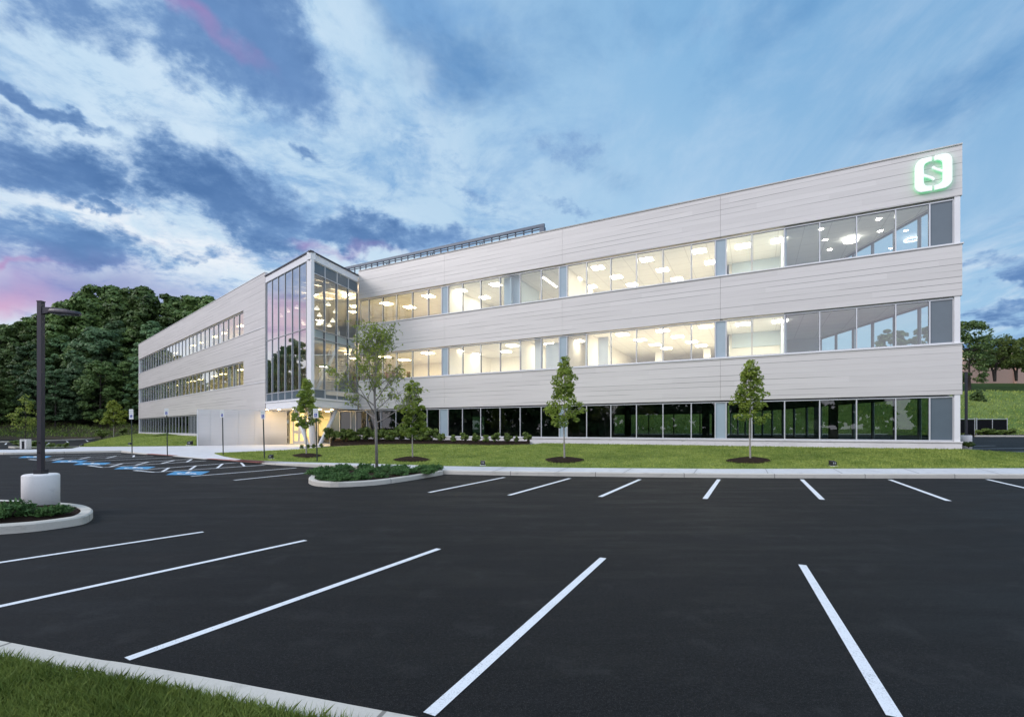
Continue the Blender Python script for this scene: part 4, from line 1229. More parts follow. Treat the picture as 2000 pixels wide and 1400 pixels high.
slab('floor_slab', 4.25, 4.55, 'carpet', [iC, iE, iB, iF, iL, iK, Q + nL * .34 + nB * .3, iJ])
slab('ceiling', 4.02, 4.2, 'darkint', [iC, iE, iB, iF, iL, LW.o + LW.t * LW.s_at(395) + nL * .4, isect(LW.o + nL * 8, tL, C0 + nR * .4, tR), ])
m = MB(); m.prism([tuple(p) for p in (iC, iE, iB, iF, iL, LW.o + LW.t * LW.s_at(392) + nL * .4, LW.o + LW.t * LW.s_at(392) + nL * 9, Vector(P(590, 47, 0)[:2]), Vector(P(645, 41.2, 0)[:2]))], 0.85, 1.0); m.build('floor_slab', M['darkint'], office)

# roof screen
SC = Line(C0 + nR * 5.0, tR, nR)
s0, s1 = SC.s_at(1062), SC.s_at(655)
m = MB(); zt = 17.72
for z in (15.0, 15.6, 16.2, 16.8): lbox(m, SC, s0, s1, 0, 0.04, z - 0.018, z + 0.018)
lbox(m, SC, s0 - .05, s1, -0.05, 0.12, zt - 0.22, zt); lbox(m, SC, s0 - .02, s1, -0.02, 0.10, zt - 0.40, zt - 0.34)
s = s0 + .3; k = 0
while s < s1:
    lbox(m, SC, s - .05, s + .05, 0.05, 0.13, 14.3, zt - 0.23); s += 0.74; k += 1
    if k % 7 == 0:
        a, b = SC.pt(s, 0.3, 14.4), SC.pt(s + 1.1, 0.6, zt - 0.3); m.bar(a, b, .07, .07); m.bar(SC.pt(s + 1.3, .3, 14.4), SC.pt(s + .3, .6, zt - .3), .06, .06)
        for q in range(3): lbox(m, SC, s + .2 * q, s + .2 * q + .06, .12, .2, 14.3, zt - .4)
SE = Line(SC.pt(s0, 0, 0).xy, tE, Vector((-tE.y, tE.x)))
lbox(m, SE, 0.1, 9, 0, .1, zt - .22, zt - .002)
for z in (15.0, 15.45, 15.9, 16.35, 16.8, 17.2): lbox(m, SE, .1, 9, 0.01, 0.05, z - 0.03, z + 0.03)
for k in range(10): lbox(m, SE, .2 + k * .9, .28 + k * .9, .06, .12, 14.3, zt - .23)
lbox(m, SC, s0 - .04, s0 + .35, -0.04, 0.3, 14.3, zt - .23)
m.build('roof_screen', M['screen'], office)

# ---- glass entrance box
ZT, ZG1, ZG0, ZBB = 14.45, 13.85, 3.92, 3.28
for ln, L in ((BL, sK), (BR, (J - Q).length)):
    m = MB(); lbox(m, ln, 0.0 if ln is BL else 0.02, L - 0.04, 0.0 if ln is BL else 0.004, 0.35, ZG1, ZT - 0.1); m.build('fascia', M['white'], office)
    m = MB(); lbox(m, ln, -0.06, L - 0.02, -0.07 if ln is BL else -0.066, 0.2, ZT - 0.097, ZT); m.build('roof_edge', M['bronze'], office)
    m = MB(); lbox(m, ln, 0.0 if ln is BL else 0.02, L - 0.04, 0.05 if ln is BL else 0.054, 0.4, ZBB, ZG0 - .1); lbox(m, ln, 0.0, L - 0.04, -0.02 if ln is BL else -0.016, 0.4, ZG0 - .098, ZG0); m.build('sill_beam', M['white'], office)
sc1 = BL.s_at(598.5); sc2 = BR.s_at(611.5)
m = MB(); lbox(m, BL, 0.0, sc1, 0.02, 0.26, ZG0 + .002, ZG1 - .002); lbox(m, BR, 0.28, max(sc2, .35), 0.02, 0.24, ZG0 + .002, ZG1 - .002); m.build('corner_post', M['white'], office)
lm = [BL.s_at(px, .05) for px in (598.3, 584, 570.2, 556.2, 543, 531, 520)]
rm = [BR.s_at(px, .05) for px in (611.5, 635, 658.5, 680.7, 699)]
def curtain(ln, a, b, rows, d=0.04):
    for (z0, z1, mat) in rows:
        if mat == 'spandrel':
            m = MB(); lbox(m, ln, a + .001, a + .035, d, d + .2, z0, z1); lbox(m, ln, b - .035, b - .001, d, d + .2, z0, z1)
            lbox(m, ln, a + .035, b - .035, d + .02, d + .16, z0, z0 + .05); lbox(m, ln, a + .035, b - .035, d + .02, d + .16, z1 - .05, z1)
            o = m.build('spandrel_panel', M['frame'], office)
            g = MB(); lbox(g, ln, a + .035, b - .035, d + .06, d + .1, z0 + .05, z1 - .05); g.build('infill', M['spandrel'], o)
        else:
            m = MB(); frame_ring(m, ln, a, b, z0, z1, .035, d + .02, d + .17, rail=.03)
            o = m.build('curtain_window', M['shaded_return'], office)
            m = MB(); frame_ring(m, ln, a, b, z0, z1, .020, d - .01, d + .0195, rail=.016); m.build('frame_face', M['frame'], o)
            g = MB(); q = d + .05; g.face([ln.pt(a + .035, q, z0 + .03), ln.pt(b - .035, q, z0 + .03), ln.pt(b - .035, q, z1 - .03), ln.pt(a + .035, q, z1 - .03)])
            g.build('pane', M[mat], o)
for a, b in zip(lm, lm[1:]):
    curtain(BL, a, b, ((ZG0, 4.6, 'spandrel'), (4.6, 9.0, 'glass_box'), (9.0, ZG1, 'glass_box')))
for a, b in zip(rm, rm[1:]):
    curtain(BR, a, b, ((ZG0, 4.6, 'spandrel'), (4.6, 8.35, 'glass'), (8.35, 8.95, 'glass'), (8.95, 12.95, 'glass'), (12.95, ZG1, 'spandrel')))
m = MB(); lbox(m, BR, .4, (J - Q).length - .1, 0.32, .6, 8.3, 9.0); m.build('floor_beam', M['coolwall'], office)
# box roof, ceiling
m = MB(); m.prism([tuple(p) for p in (Q + nL * .36 + nB * .3, K + nL * .36, iK + nL * 6, iJ + nR * 6, J + nB * .36)], 13.86, 14.0); m.build('roof', M['roof'], office)

# vee columns and soffit
SOF = [LW.o + LW.t * LW.s_at(391) + nL * .32, K + nL * .32, Q + nL * .42 + nB * .42, J + nB * .42, C0 + RW.t * RW.s_at(645) + nR * .3, Vector(P(640, 44, 0)[:2]), Vector(P(500, 52, 0)[:2])]
m = MB(); m.prism([tuple(p) for p in SOF], 3.30, 3.42); m.build('soffit', M['cream'], office)
base = G(611, 866.5, 0.33)
for name, pa, pb, r in (('column', P(602, 36.4, 0.30), P(577, 37.0, 3.3), 0.14), ('column', P(623, 36.2, 0.30), P(658, 37.2, 3.3), 0.14), ('column', P(612, 37.6, 0.3), P(606.5, 37.6, 3.3), 0.26)):
    m = MB(); m.tube([pa, pb], r, 20); m.build(name, M['white'], office, smooth=True)
# entrance wall crossing under the wing
wA, wB = P(386.5, 38.3, 0), P(561, 40.9, 0)
d = (wB - wA).xy.normalized(); EWL = Line(wA.xy, d, Vector((-d.y, d.x)))
Lw = (wB - wA).length
m = MB(); cuts = [0, 1.35, 2.9, 4.4, Lw]
cuts = [Lw * q for q in (0, .13, .26, .44, .62, .80, 1)]
for a, b in zip(cuts, cuts[1:]):
    lbox(m, EWL, a + .006, b - .006, 0, 0.4, 0.36, 2.80); lbox(m, EWL, a + .006, b - .006, 0, 0.4, 2.815, 3.275)
lbox(m, EWL, 0.0, Lw, -.02, 0.42, -0.1, .35)
lbox(m, EWL, .02, Lw - .02, .03, .37, .3, 3.27)
m.build('entrance_wall', M['wallpanel'], office)
m = MB(); lbox(m, EWL, -.06, -.004, -.03, .43, -.1, 3.279); m.build('wall_end_cap', M['white'], office)
# vestibule: glazed back wall with doors, warm room behind
vA, vB = P(561, 41.3, 0), P(645.5, 40.55, 0)
d = (vB - vA).xy.normalized(); VL = Line(vA.xy, d, Vector((-d.y, d.x))); Lv = (vB - vA).length
vx = [0.12, Lv * .13, Lv * .27, Lv * .40, Lv * .55, Lv * .70, Lv * .985]
for i, (a, b) in enumerate(zip(vx, vx[1:])):
    if i in (1, 2):
        m = MB(); fr = .09
        lbox(m, VL, a + .01, a + fr, 0.03, .09, .34, 2.6); lbox(m, VL, b - fr, b - .01, 0.03, .09, .34, 2.6)
        for z0, z1 in ((.34, .62), (1.30, 1.52), (2.48, 2.6)): lbox(m, VL, a + fr, b - fr, .03, .09, z0, z1)
        o = m.build('door', M['frame'], office)
        g = MB(); g.face([VL.pt(a + fr, .06, .62), VL.pt(b - fr, .06, .62), VL.pt(b - fr, .06, 2.48), VL.pt(a + fr, .06, 2.48)]); g.build('pane', M['glass'], o)
        h = MB(); h.bar(VL.pt(b - .16 if i == 1 else a + .16, -.03, 1.15), VL.pt(b - .16 if i == 1 else a + .16, -.03, 1.75), .03, .03); h.build('handle', M['galv'], o)
        window(VL, a, b, 2.61, 3.28, 'glass', d=0.02, name='entrance_window')
    else: window(VL, a, b, .34, 3.28, 'glass', d=0.02, name='entrance_window')
m = MB(); lbox(m, VL, 0.05, Lv, 5.0, 5.2, .2, 3.3); lbox(m, VL, -.1, 0.05, .3, 5.2, .2, 3.3); m.build('interior_wall', M['cream'], office)
m = MB(); lbox(m, VL, Lv, Lv + .12, .3, 5.2, .2, 3.3); m.build('interior_wall', M['cream'], office)
m = MB(); lbox(m, VL, Lv * .52, Lv * .60, 4.9, 4.99, .35, 2.5); lbox(m, VL, Lv * .7, Lv * .8, 4.9, 4.99, .9, 2.2); m.build('notice_board', M['white'], office)

# ---- lights: ceiling panels are placed where the ceilings carry them
def ceil_pt(px, py, zc): D = (zc - H) * F / (HY - py); return P(px, D, zc)
def light_panel(c, w, l, mat, ln=RW, name='ceiling_light'):
    m = MB(); t3, n3 = Vector((*ln.t, 0)), Vector((*ln.n, 0)); z = Vector((0, 0, -1))
    a, b = t3 * w / 2, n3 * l / 2; q = c + Vector((0, 0, -.012))
    m.face([q - a - b, q - a + b, q + a + b, q + a - b])
    pl = Vector(m.v[1]) - Vector(m.v[0]); 
    if pl.cross(Vector(m.v[2]) - Vector(m.v[0])).z > 0: m.f = [tuple(reversed(m.f[0]))]
    return m.build(name, M[mat], office)
L3 = [(1168, 523), (1204, 541), (1234.6, 556), (1263, 507), (1294, 527.4), (1322, 545), (1366.3, 490.4), (1389, 512), (1451, 481), (1521, 469.5), (901, 567.5), (924, 601.6), (947, 581), (968, 556), (1125, 545), (1155, 560)]
for q in L3: light_panel(ceil_pt(*q, 12.46), .72, .72, 'light_room' if q[0] > 1420 else 'light' if q[0] < 1050 else 'light_soft')
light_panel(ceil_pt(1074, 551, 12.46), .14, 2.6, 'light')
light_panel(ceil_pt(1030, 575, 12.46), .7, .7, 'light')
for q in ((755, 593), (837, 578.5), (800, 600)): light_panel(ceil_pt(*q, 12.46), .8, .8, 'light_warm')
L2 = [(1215.6, 653.4), (1250.6, 664), (1280, 673), (1302, 680), (1294, 646), (1323.4, 657.6), (1351, 667.7), (1369.6, 675), (1378, 638), (1451, 633), (1523.6, 627), (1128, 666), (894, 685), (927, 692), (919, 703), (1001, 675), (987.5, 686.6), (1075, 672)]
for q in L2: light_panel(ceil_pt(*q, 7.86), .72, .72, 'light_room' if q[0] > 1420 or q[0] < 1100 else 'light')
for q in ((752, 697), (836, 689.6), (790, 703)): light_panel(ceil_pt(*q, 7.86), .8, .8, 'light_warm')
for q in ((1603.8, 447.6), (1612, 468.4), (1621, 487.6), (1716.3, 428), (1719.4, 451.3)):
    light_panel(ceil_pt(*q, 12.46), .17, .17, 'down', name='downlight')
c = ceil_pt(1662, 472, 12.25); m = MB(); m.lathe([(0.30, 0), (0.36, 0.0), (0.36, .09), (.30, .09), (.30, 0)], c, 28); m.build('ring_light', M['light_ring'], office)
# left wing lights: rows
for zc in (12.46, 7.86):
    for k in range(13):
        for d in (2.2, 5.4): light_panel(LW.pt(sW1 + 1.5 + k * 2.9, d, zc), 1.2, .5, 'light_olive', LW)

# ---- rooms
def wall(ln, s0, s1, d0, d1, z0, z1, mat='cream', name='partition_wall'):
    m = MB(); lbox(m, ln, s0, s1, d0, d1, z0, z1); return m.build(name, M[mat], office)
S = lambda px: RW.s_at(px, .25)
F3, C3, F2, C2 = 9.3, 12.46, 4.55, 7.86
# back walls, third floor
wall(RW, S(1415), S(870), 9.0, 9.15, F3, C3); wall(RW, S(868), sJ + 4, 7.0, 7.15, F3, C3)
wall(RW, S(1533), S(1415), 5.2, 5.35, F3, C3)
wall(RW, S(1533), S(1422), 5.08, 5.19, 11.55, C3, 'coolwall')
# second floor
wall(RW, S(1400), S(1145), 15.5, 15.65, F2, C2); wall(RW, S(1144), S(870), 7.0, 7.15, F2, C2); wall(RW, S(868), sJ + 4, 7.0, 7.15, F2, C2)
wall(RW, S(1533), S(1415), 5.2, 5.35, F2, C2); wall(RW, S(1533), S(1422), 5.08, 5.19, 6.95, C2, 'coolwall')
for f, c, px, L, mt in ((F3, C3, 1408, 9, 'cream'), (F3, C3, 1534, 9, 'coolwall'), (F3, C3, 1100, 9, 'cream'), (F3, C3, 869, 9, 'cream'), (F3, C3, 997, 5, 'coolwall'),
                        (F2, C2, 1408, 15.5, 'cream'), (F2, C2, 1534, 9, 'coolwall'), (F2, C2, 1145, 15.5, 'cream'), (F2, C2, 1100, 7, 'cream'), (F2, C2, 869, 7, 'cream'), (F2, C2, 1016, 7, 'cream')):
    wall(RW, S(px) - .06, S(px) + .06, .25, L, f, c, mt)
# corner rooms: back partition so the end windows stay visible
wall(RW, S(1600), S(1533), 9.0, 9.12, F3, C3, 'coolwall'); wall(RW, S(1640), S(1533), 9.0, 9.12, F2, C2, 'coolwall')
# blind partly drawn, screens standing behind the glass
for f, a, b, h in ((F3, 980, 1013, 3.1), (F2, 1040, 1056, 3.25), (F2, 1165, 1185, 3.0), (F2, 1062, 1090, 2.9)):
    wall(RW, S(b), S(a), .6, .66, f, f + h, 'coolwall' if f == F3 else 'cream', 'blind')
for a, b, d0, h in ((1215, 1290, 6.0, 1.75), (1300, 1385, 9.0, 1.95), (1245, 1330, 11.5, 1.9)):
    wall(RW, S(b), S(a), d0, d0 + .08, F2, F2 + h, 'cream', 'cubicle_screen')
for px in (1350, 1228): 
    m = MB(); lbox(m, RW, S(px) - .25, S(px) + .25, 10.2, 10.7, F2, C2); m.build('interior_column', M['ceiling'], office)
# left end of right wing: brown door leaf and curtains
for f in (F3, F2):
    wall(RW, S(741), S(735), 4.0, 4.08, f, f + 2.2, 'wood', 'interior_door'); wall(RW, S(722), S(716), 4.0, 4.08, f, f + 2.2, 'wood', 'interior_door')
    for px in (790, 812, 824): wall(RW, S(px + 4), S(px), 6.85, 6.99, f, f + 2.6, 'ceiling', 'curtain')
# left wing rooms
for f, c in ((F3, C3), (F2, C2)):
    wall(LW, sW1 - .2, sLend - .3, 8.0, 8.15, f, c)
    for k in range(1, 5): wall(LW, bays[k] - .05, bays[k] + .05, 1.6, 8.0, f, c)
    for k in range(0, 30):
        if frd.random() < .35:
            s_ = bays[0] + (bays[5] - bays[0]) * k / 30 + .1
            wall(LW, s_, s_ + .8, .42, .46, ZW[0 if f == F3 else 1][0] - .3, c, 'cream', 'blind')
wall(LW, sW1 - .35, sW1 - .22, .35, 9, F3, C3); wall(LW, sW1 - .35, sW1 - .22, .35, 9, F2, C2)
# ground floor: dark shell, columns
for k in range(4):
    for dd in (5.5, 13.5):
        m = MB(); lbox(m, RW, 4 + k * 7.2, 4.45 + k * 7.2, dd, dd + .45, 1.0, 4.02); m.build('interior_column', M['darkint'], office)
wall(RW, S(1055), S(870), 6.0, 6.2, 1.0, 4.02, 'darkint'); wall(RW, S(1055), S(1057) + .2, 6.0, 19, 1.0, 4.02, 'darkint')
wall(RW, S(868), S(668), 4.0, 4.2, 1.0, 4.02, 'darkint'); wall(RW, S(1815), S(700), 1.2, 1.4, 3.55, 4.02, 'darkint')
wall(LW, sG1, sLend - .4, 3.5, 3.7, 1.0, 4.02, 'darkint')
# atrium: back wall, gallery, stairs
AT = Line(K + nL * 9.0, (J + nR * 7 - (K + nL * 9.0)).normalized(), Vector((0, 1)))
la = (J + nR * 7 - (K + nL * 9.0)).length
m = MB(); a3 = K + nL * 9.0; b3 = J + nR * 7.1
m.bar(Vector((a3.x, a3.y, 8.2)), Vector((b3.x, b3.y, 8.2)), .2, 11.3); m.build('interior_wall', M['cream'], office)
wall(BL, .9, sK - .6, 7.6, 7.7, 4.6, 6.6, 'wood', 'wall_board')
m = MB()
u0, u1 = BL.pt(7.9, 3.9, 4.55), BL.pt(3.3, 3.9, 8.7)
for off in (0, 1.5):
    dv = Vector((*nL, 0)) * off; m.bar(u0 + dv, u1 + dv, .1, .42)
    m.bar(u0 + dv + Vector((0, 0, 1.05)), u1 + dv + Vector((0, 0, 1.05)), .05, .06); m.bar(u0 + dv + Vector((0, 0, .7)), u1 + dv + Vector((0, 0, .7)), .03, .03)
    for k in range(9): q = u0.lerp(u1, k / 8) + dv; m.bar(q, q + Vector((0, 0, 1.05)), .04, .04, Vector((1, 0, 0)))
for k in range(22):
    q = u0.lerp(u1, (k + .5) / 22); t3 = Vector((*tL, 0)); n3 = Vector((*nL, 0))
    m.bar(q + Vector((0, 0, .12)), q + n3 * 1.5 + Vector((0, 0, .12)), .3, .05)
m.build('staircase', M['white'], office)
m = MB(); lbox(m, BL, 2.2, 5.0, 6.4, 8.6, 8.95, 9.28); m.build('gallery_slab', M['coolwall'], office)
m = MB()
for z in (9.5, 9.75, 10.0, 10.3): lbox(m, BL, 2.2, 5.0, 6.35, 6.39, z, z + .03)
for k in range(7): lbox(m, BL, 2.2 + k * .45, 2.24 + k * .45, 6.3, 6.35, 9.2, 10.34)
m.build('railing', M['galv'], office)
m = MB()
for k in range(6): lbox(m, BL, .5 + k * 1.3, .62 + k * 1.3, .6, max(.7, min(7.5, (.5 + k * 1.3) / .47 - .7)), 13.1, 13.4)
lbox(m, BL, 1.7, 8, 2.4, 2.7, 12.8, 13.1); lbox(m, BL, 3.3, 8, 5.4, 5.7, 12.8, 13.1); m.build('ceiling_joist', M['carpet'], office)
for (a, b) in ((4, 5), (6.0, 3), (4.5, 6.6), (6.0, 6.6), (7.2, 5.0), (3.9, 7.2)): 
    light_panel(BL.pt(a, b, 13.05), 1.2, .3, 'atrium_fill', BL)  # glowing panels added to brighten the atrium and its back wall
for (a, b) in ((1.5, 6.5), (3.2, 7), (5.5, 6.8)): light_panel(BL.pt(a + 1.5, b, 8.9 if a < 3 else 8.6), .6, .6, 'light_warm', BL)
# soffit downlights over the plaza
for q in (P(575, 38.2, 3.29), P(600, 38.6, 3.29), P(625, 38.4, 3.29), P(545, 39.2, 3.29), P(648, 39.4, 3.29), P(522, 39.5, 3.29)):
    light_panel(q, .22, .22, 'entry', BL, 'downlight')
for a in (.25, .6, .88): light_panel(VL.pt(Lv * a, 2.4, 3.28), .5, .5, 'entry', VL)
# pendants hang in the atrium
pend = None
pr = random.Random(4)
PL = [(619, 604, 36.5), (641, 596, 37.5), (624, 617, 38), (632, 594, 40), (655, 610, 38.6), (650, 628, 37.5), (627, 631, 36), (622, 634, 39), (643, 637, 40), (668, 612, 39.5), (548, 618, 40.5), (562, 609, 38), (580, 602, 37.5), (563, 631, 40.5), (589, 630, 38), (594, 634, 40), (678, 628, 40.2)]
PL = [q for i, q in enumerate(PL) if i not in (3, 9, 13, 16)]
for px, py, D in PL:
    z = (HY - py) * D / F + H
    loc = P(px, D, z)
    if pend is None:
        pend = thing('pendant_lamp', loc, 'lit white dome pendant lamp hanging inside the glass entrance box', 'lamp', 'pendant lamps in the glass entrance box')
        m = MB(); m.lathe([(0.30, -.02), (.29, .0), (.25, .12), (.14, .26), (.07, .34), (.05, .42)], (0, 0, 0), 20); o = m.build('lamp_shade', emit('pendant_shade', (1, .86, .62), 0.7), loc=(0, 0, 0), smooth=True); o.parent = pend
        m = MB(); m.lathe([(0.0, .03), (.1, .03), (.27, .01)], (0, 0, 0), 16); o = m.build('bulb', emit('pendant_bulb', (1, .85, .6), 3), loc=(0, 0, 0)); o.parent = pend
        m = MB(); m.tube([(0, 0, .42), (0, 0, 1.6)], .012, 6); o = m.build('cord', M['black'], loc=(0, 0, 0)); o.parent = pend
    else: dup(pend, loc)
for o in [q for q in scene.objects if q.name.startswith('pendant_lamp')]: o.scale = (.68, .68, .68)

# ---- illuminated emblem on the corner
sign = thing('illuminated_sign', RW.pt(RW.s_at(1824), -.2, 12.9), 'glowing white emblem of two brackets round an S with green halo on the top corner', 'sign')
sign['origin'] = tuple(sign.location)
def fac(px, py, d):
    o = RW.o + RW.n * d; s = RW.s_at(px, d); D = (RW.o + RW.t * s + RW.n * d).y
    return s, (HY - py) * D / F + H
def zpx(a, b): return 1770 + a / 12.725, 280 + b / 12.725
LEFT = [(632, 322), (400, 375), (310, 430), (250, 500), (215, 600), (215, 1080), (245, 1150), (300, 1195), (370, 1210), (645, 1165), (645, 1057), (510, 1057), (465, 1035), (440, 985), (435, 880), (440, 825), (630, 880), (645, 905), (670, 915), (700, 905), (708, 875), (700, 855), (670, 835), (440, 760), (435, 600), (450, 535), (490, 490), (560, 455), (635, 432)]
RIGHT = [(708, 303), (960, 245), (1030, 245), (1090, 280), (1130, 330), (1147, 400), (1147, 900), (1120, 975), (1060, 1045), (980, 1095), (712, 1157), (712, 1040), (800, 1015), (870, 970), (910, 910), (915, 710), (690, 640), (655, 625), (645, 600), (655, 575), (685, 560), (712, 575), (725, 595), (920, 658), (915, 500), (895, 440), (850, 410), (780, 405), (710, 418)]
def extr(polyz, d0, d1, name, mat, grow=0.0):
    P2 = [Vector(fac(*zpx(a, b), d0)) for a, b in polyz]
    area = sum(P2[i].x * P2[(i + 1) % len(P2)].y - P2[(i + 1) % len(P2)].x * P2[i].y for i in range(len(P2)))
    if grow:
        n = len(P2); q = []
        for i in range(n):
            t = (P2[(i + 1) % n] - P2[i - 1]).normalized(); nn = Vector((t.y, -t.x)) * (1 if area > 0 else -1); q.append(P2[i] + nn * grow)
        P2 = q
    m = MB(); n = len(P2)
    fr_ = [RW.pt(p.x, d0, p.y) for p in P2]; bk = [RW.pt(p.x, d1, p.y) for p in P2]
    for tri in tessellate_polygon([[Vector((p.x, p.y, 0)) for p in P2]]):
        m.face([fr_[k] for k in tri]); m.face([bk[k] for k in reversed(tri)])
    for i in range(n):
        j = (i + 1) % n; m.face([fr_[i], fr_[j], bk[j], bk[i]])
    o = m.build(name, M[mat], sign)
    return o
for pl in (LEFT, RIGHT):
    o = extr(pl, -.20, -.12, 'emblem_half', 'logo')
    b = extr(pl, -.119, -.075, 'halo_back', 'halo', -0.02)

# ================================================================== STREET FURNITURE
def lamp_post(loc, label, hgt, base_h, base_r, az, head=True, pw=.06, hs=1.0):
    t = thing('street_lamp', loc, label, 'street lamp')
    m = MB(); m.lathe([(0, -.1), (base_r, -.1), (base_r, base_h - .035), (base_r - .012, base_h - .012), (base_r - .04, base_h), (0, base_h)], (0, 0, 0), 40)
    o = m.build('concrete_base', M['lampbase'], loc=(0, 0, 0), smooth=False); o.parent = t
    for p in o.data.polygons: p.use_smooth = abs(p.normal.z) < .5
    Mz = Matrix.Rotation(az, 4, 'Z'); w = pw
    m = MB(); m.box(-pw * 1.85, -pw * 1.85, base_h + .001, pw * 1.85, pw * 1.85, base_h + .085, Mz); o = m.build('base_plate', M['black'], loc=(0, 0, 0)); o.parent = t
    m = MB(); m.box(-w, -w, base_h + .086, w, w, hgt, Mz); m.box(-w - .006, -w - .006, hgt + .001, w + .006, w + .006, hgt + .02, Mz)
    o = m.build('pole', M['bronze'], loc=(0, 0, 0)); o.parent = t
    mod = o.modifiers.new('bevel', 'BEVEL'); mod.width = .008; mod.segments = 2
    m = MB()
    for z in (base_h + .42, base_h + .62): m.lathe([(0, .014), (.016, .014), (.016, 0)], (0, 0, 0), 8); m.v = [tuple(Mz @ Vector((q[0], -w - q[2], q[1] + z))) if i >= len(m.v) - 24 else q for i, q in enumerate(m.v)]
    o = m.build('bolt', M['black'], loc=(0, 0, 0)); o.parent = t
    if head:
        # the arm runs to the right of the pole and carries a shallow oval head
        m = MB(); zt = hgt - .10
        sec = [(.0, zt - .14, zt), (.30 * hs, zt - .09, zt - .01), (.66 * hs, zt - .09, zt - .04)]
        for (x0, a0, b0), (x1, a1, b1) in zip(sec, sec[1:]):
            c = [Vector((w + x, y, z)) for x, a, b in ((x0, a0, b0), (x1, a1, b1)) for y in (-.03, .03) for z in (a, b)]
            c = [Mz @ q for q in c]
            for q in ((0, 1, 3, 2), (4, 6, 7, 5), (0, 4, 5, 1), (2, 3, 7, 6), (1, 5, 7, 3), (0, 2, 6, 4)): m.face([c[k] for k in q])
        o = m.build('arm', M['bronze'], loc=(0, 0, 0)); o.parent = t
        hd = bpy.data.objects.new('x', None)
        m = MB(); cx, L, W = w + .58 * hs, .40 * hs, .17 * hs; zc = zt - .115
        ring = []
        prof = ((0.55, .06), (.93, .045), (1.0, .015), (1.0, -.015), (.94, -.03))
        n = 28; bs = len(m.v)
        for k, (sc, dz) in enumerate(prof):
            for i in range(n):
                a = 2 * math.pi * i / n; ex = abs(math.cos(a)) ** .75 * (1 if math.cos(a) > 0 else -1); ey = abs(math.sin(a)) ** .75 * (1 if math.sin(a) > 0 else -1)
                m.v.append(tuple(Mz @ Vector((cx + L * ex * sc, W * ey * sc, zc + dz - .02 * ex))))
        for k in range(len(prof) - 1):
            for i in range(n):
                j = (i + 1) % n; m.f.append((bs + k * n + i, bs + k * n + j, bs + (k + 1) * n + j, bs + (k + 1) * n + i)); m.uv.append(None)
        m.f.append(tuple(bs + i for i in range(n))); m.uv.append(None); m.f.append(tuple(bs + (len(prof) - 1) * n + i for i in reversed(range(n)))); m.uv.append(None)
        o = m.build('lamp_head', M['bronze'], loc=(0, 0, 0)); o.parent = t
        m = MB(); m.box(cx - .22 * hs, -.10 * hs, zc - .036, cx + .22 * hs, .10 * hs, zc - .031, Mz); g = m.build('lens', M['signwhite'], loc=(0, 0, 0)); g.parent = o
    return t
Dl = 9.25
lp_ = P(80, Dl, .16)
top = (HY - 590) * Dl / F + H - .16
bh = (HY - 925) * Dl / F + H - .16
lamp_post(lp_, 'tall dark square lamp post on a round concrete base in the kerbed island', top, bh, .275, R(0), pw=.041, hs=.74)
lamp_post(P(1887, 32, .35), 'dark lamp post on a concrete base behind the right corner of the office', 5.2, .9, .3, R(70), head=False)

def ada_sign(px, py, topy, boty, yaw, z, label):
    b = G(px, py, z); D = b.y
    t = thing('parking_sign', b, label, 'sign', 'accessible parking signs')
    zt = (HY - topy) * D / F + H - z; zb = (HY - boty) * D / F + H - z
    m = MB(); m.box(-.03, -.012, -.1, .03, .012, zb + (zt - zb) * .9); o = m.build('post', M['post'], loc=(0, 0, 0)); o.parent = t
    w = .155
    m = MB(); m.box(-w, -.024, zb, w, -.016, zt); o = m.build('sign_plate', M['signwhite'], loc=(0, 0, 0)); o.parent = t
    hh = zt - zb
    e = MB(); s = .085; zc = zb + hh * .30; e.box(-s, -.029, zc - s, s, -.0245, zc + s); q = e.build('emblem', M['signblue'], loc=(0, 0, 0)); q.parent = o
    e = MB()
    for i in range(10):
        a0, a1 = R(120 + i * 24), R(144 + i * 24); e.bar((-.01 + .035 * math.cos(a0), -.031, zc - .02 + .035 * math.sin(a0)), (-.01 + .035 * math.cos(a1), -.031, zc - .02 + .035 * math.sin(a1)), .010, .002, Vector((0, 1, 0)))
    e.bar((-.012, -.031, zc + .05), (-.005, -.031, zc - .005), .014, .002, Vector((0, 1, 0))); e.bar((-.005, -.031, zc - .005), (.035, -.031, zc - .008), .012, .002, Vector((0, 1, 0))); e.bar((.035, -.031, zc - .008), (.05, -.031, zc - .05), .012, .002, Vector((0, 1, 0)))
    e.box(-.024, -.032, zc + .055, -.004, -.030, zc + .075)
    q = e.build('wheelchair_figure', M['signwhite'], loc=(0, 0, 0)); q.parent = o
    for txt, zz in (('RESERVED', .82), ('PARKING', .62)):
        cu = bpy.data.curves.new('lettering', 'FONT'); cu.body = txt; cu.size = .062; cu.align_x = 'CENTER'; cu.align_y = 'CENTER'; cu.extrude = .0008
        cu.materials.append(M['signtext']); tmp_o = bpy.data.objects.new('tmp_text', cu); COL.objects.link(tmp_o)
        me = bpy.data.meshes.new_from_object(tmp_o.evaluated_get(bpy.context.evaluated_depsgraph_get()))
        bpy.data.objects.remove(tmp_o); co = bpy.data.objects.new('lettering', me); COL.objects.link(co)
        co.rotation_euler = (R(90), 0, 0); co.location = (0, -.0255, zb + hh * zz); co.parent = o
    t.rotation_euler = (R(rnd.uniform(-1.2, 1.2)), R(-1.2), yaw)
    return t
def yaw_for(px, ang): return -math.atan((px - CX) / F) * 1.0 + R(ang)
ada_sign(258, 882, 799, 818.5, yaw_for(258, -45), .15, 'accessible parking sign furthest left, against the dark wood')
ada_sign(327, 887, 797.5, 810.5, yaw_for(327, -50), .1, 'accessible parking sign standing before the far wing ground floor windows')
ada_sign(436, 889.5, 801, 815, yaw_for(436, -56), .16, 'narrow looking accessible parking sign seen almost edge on before the white wall')
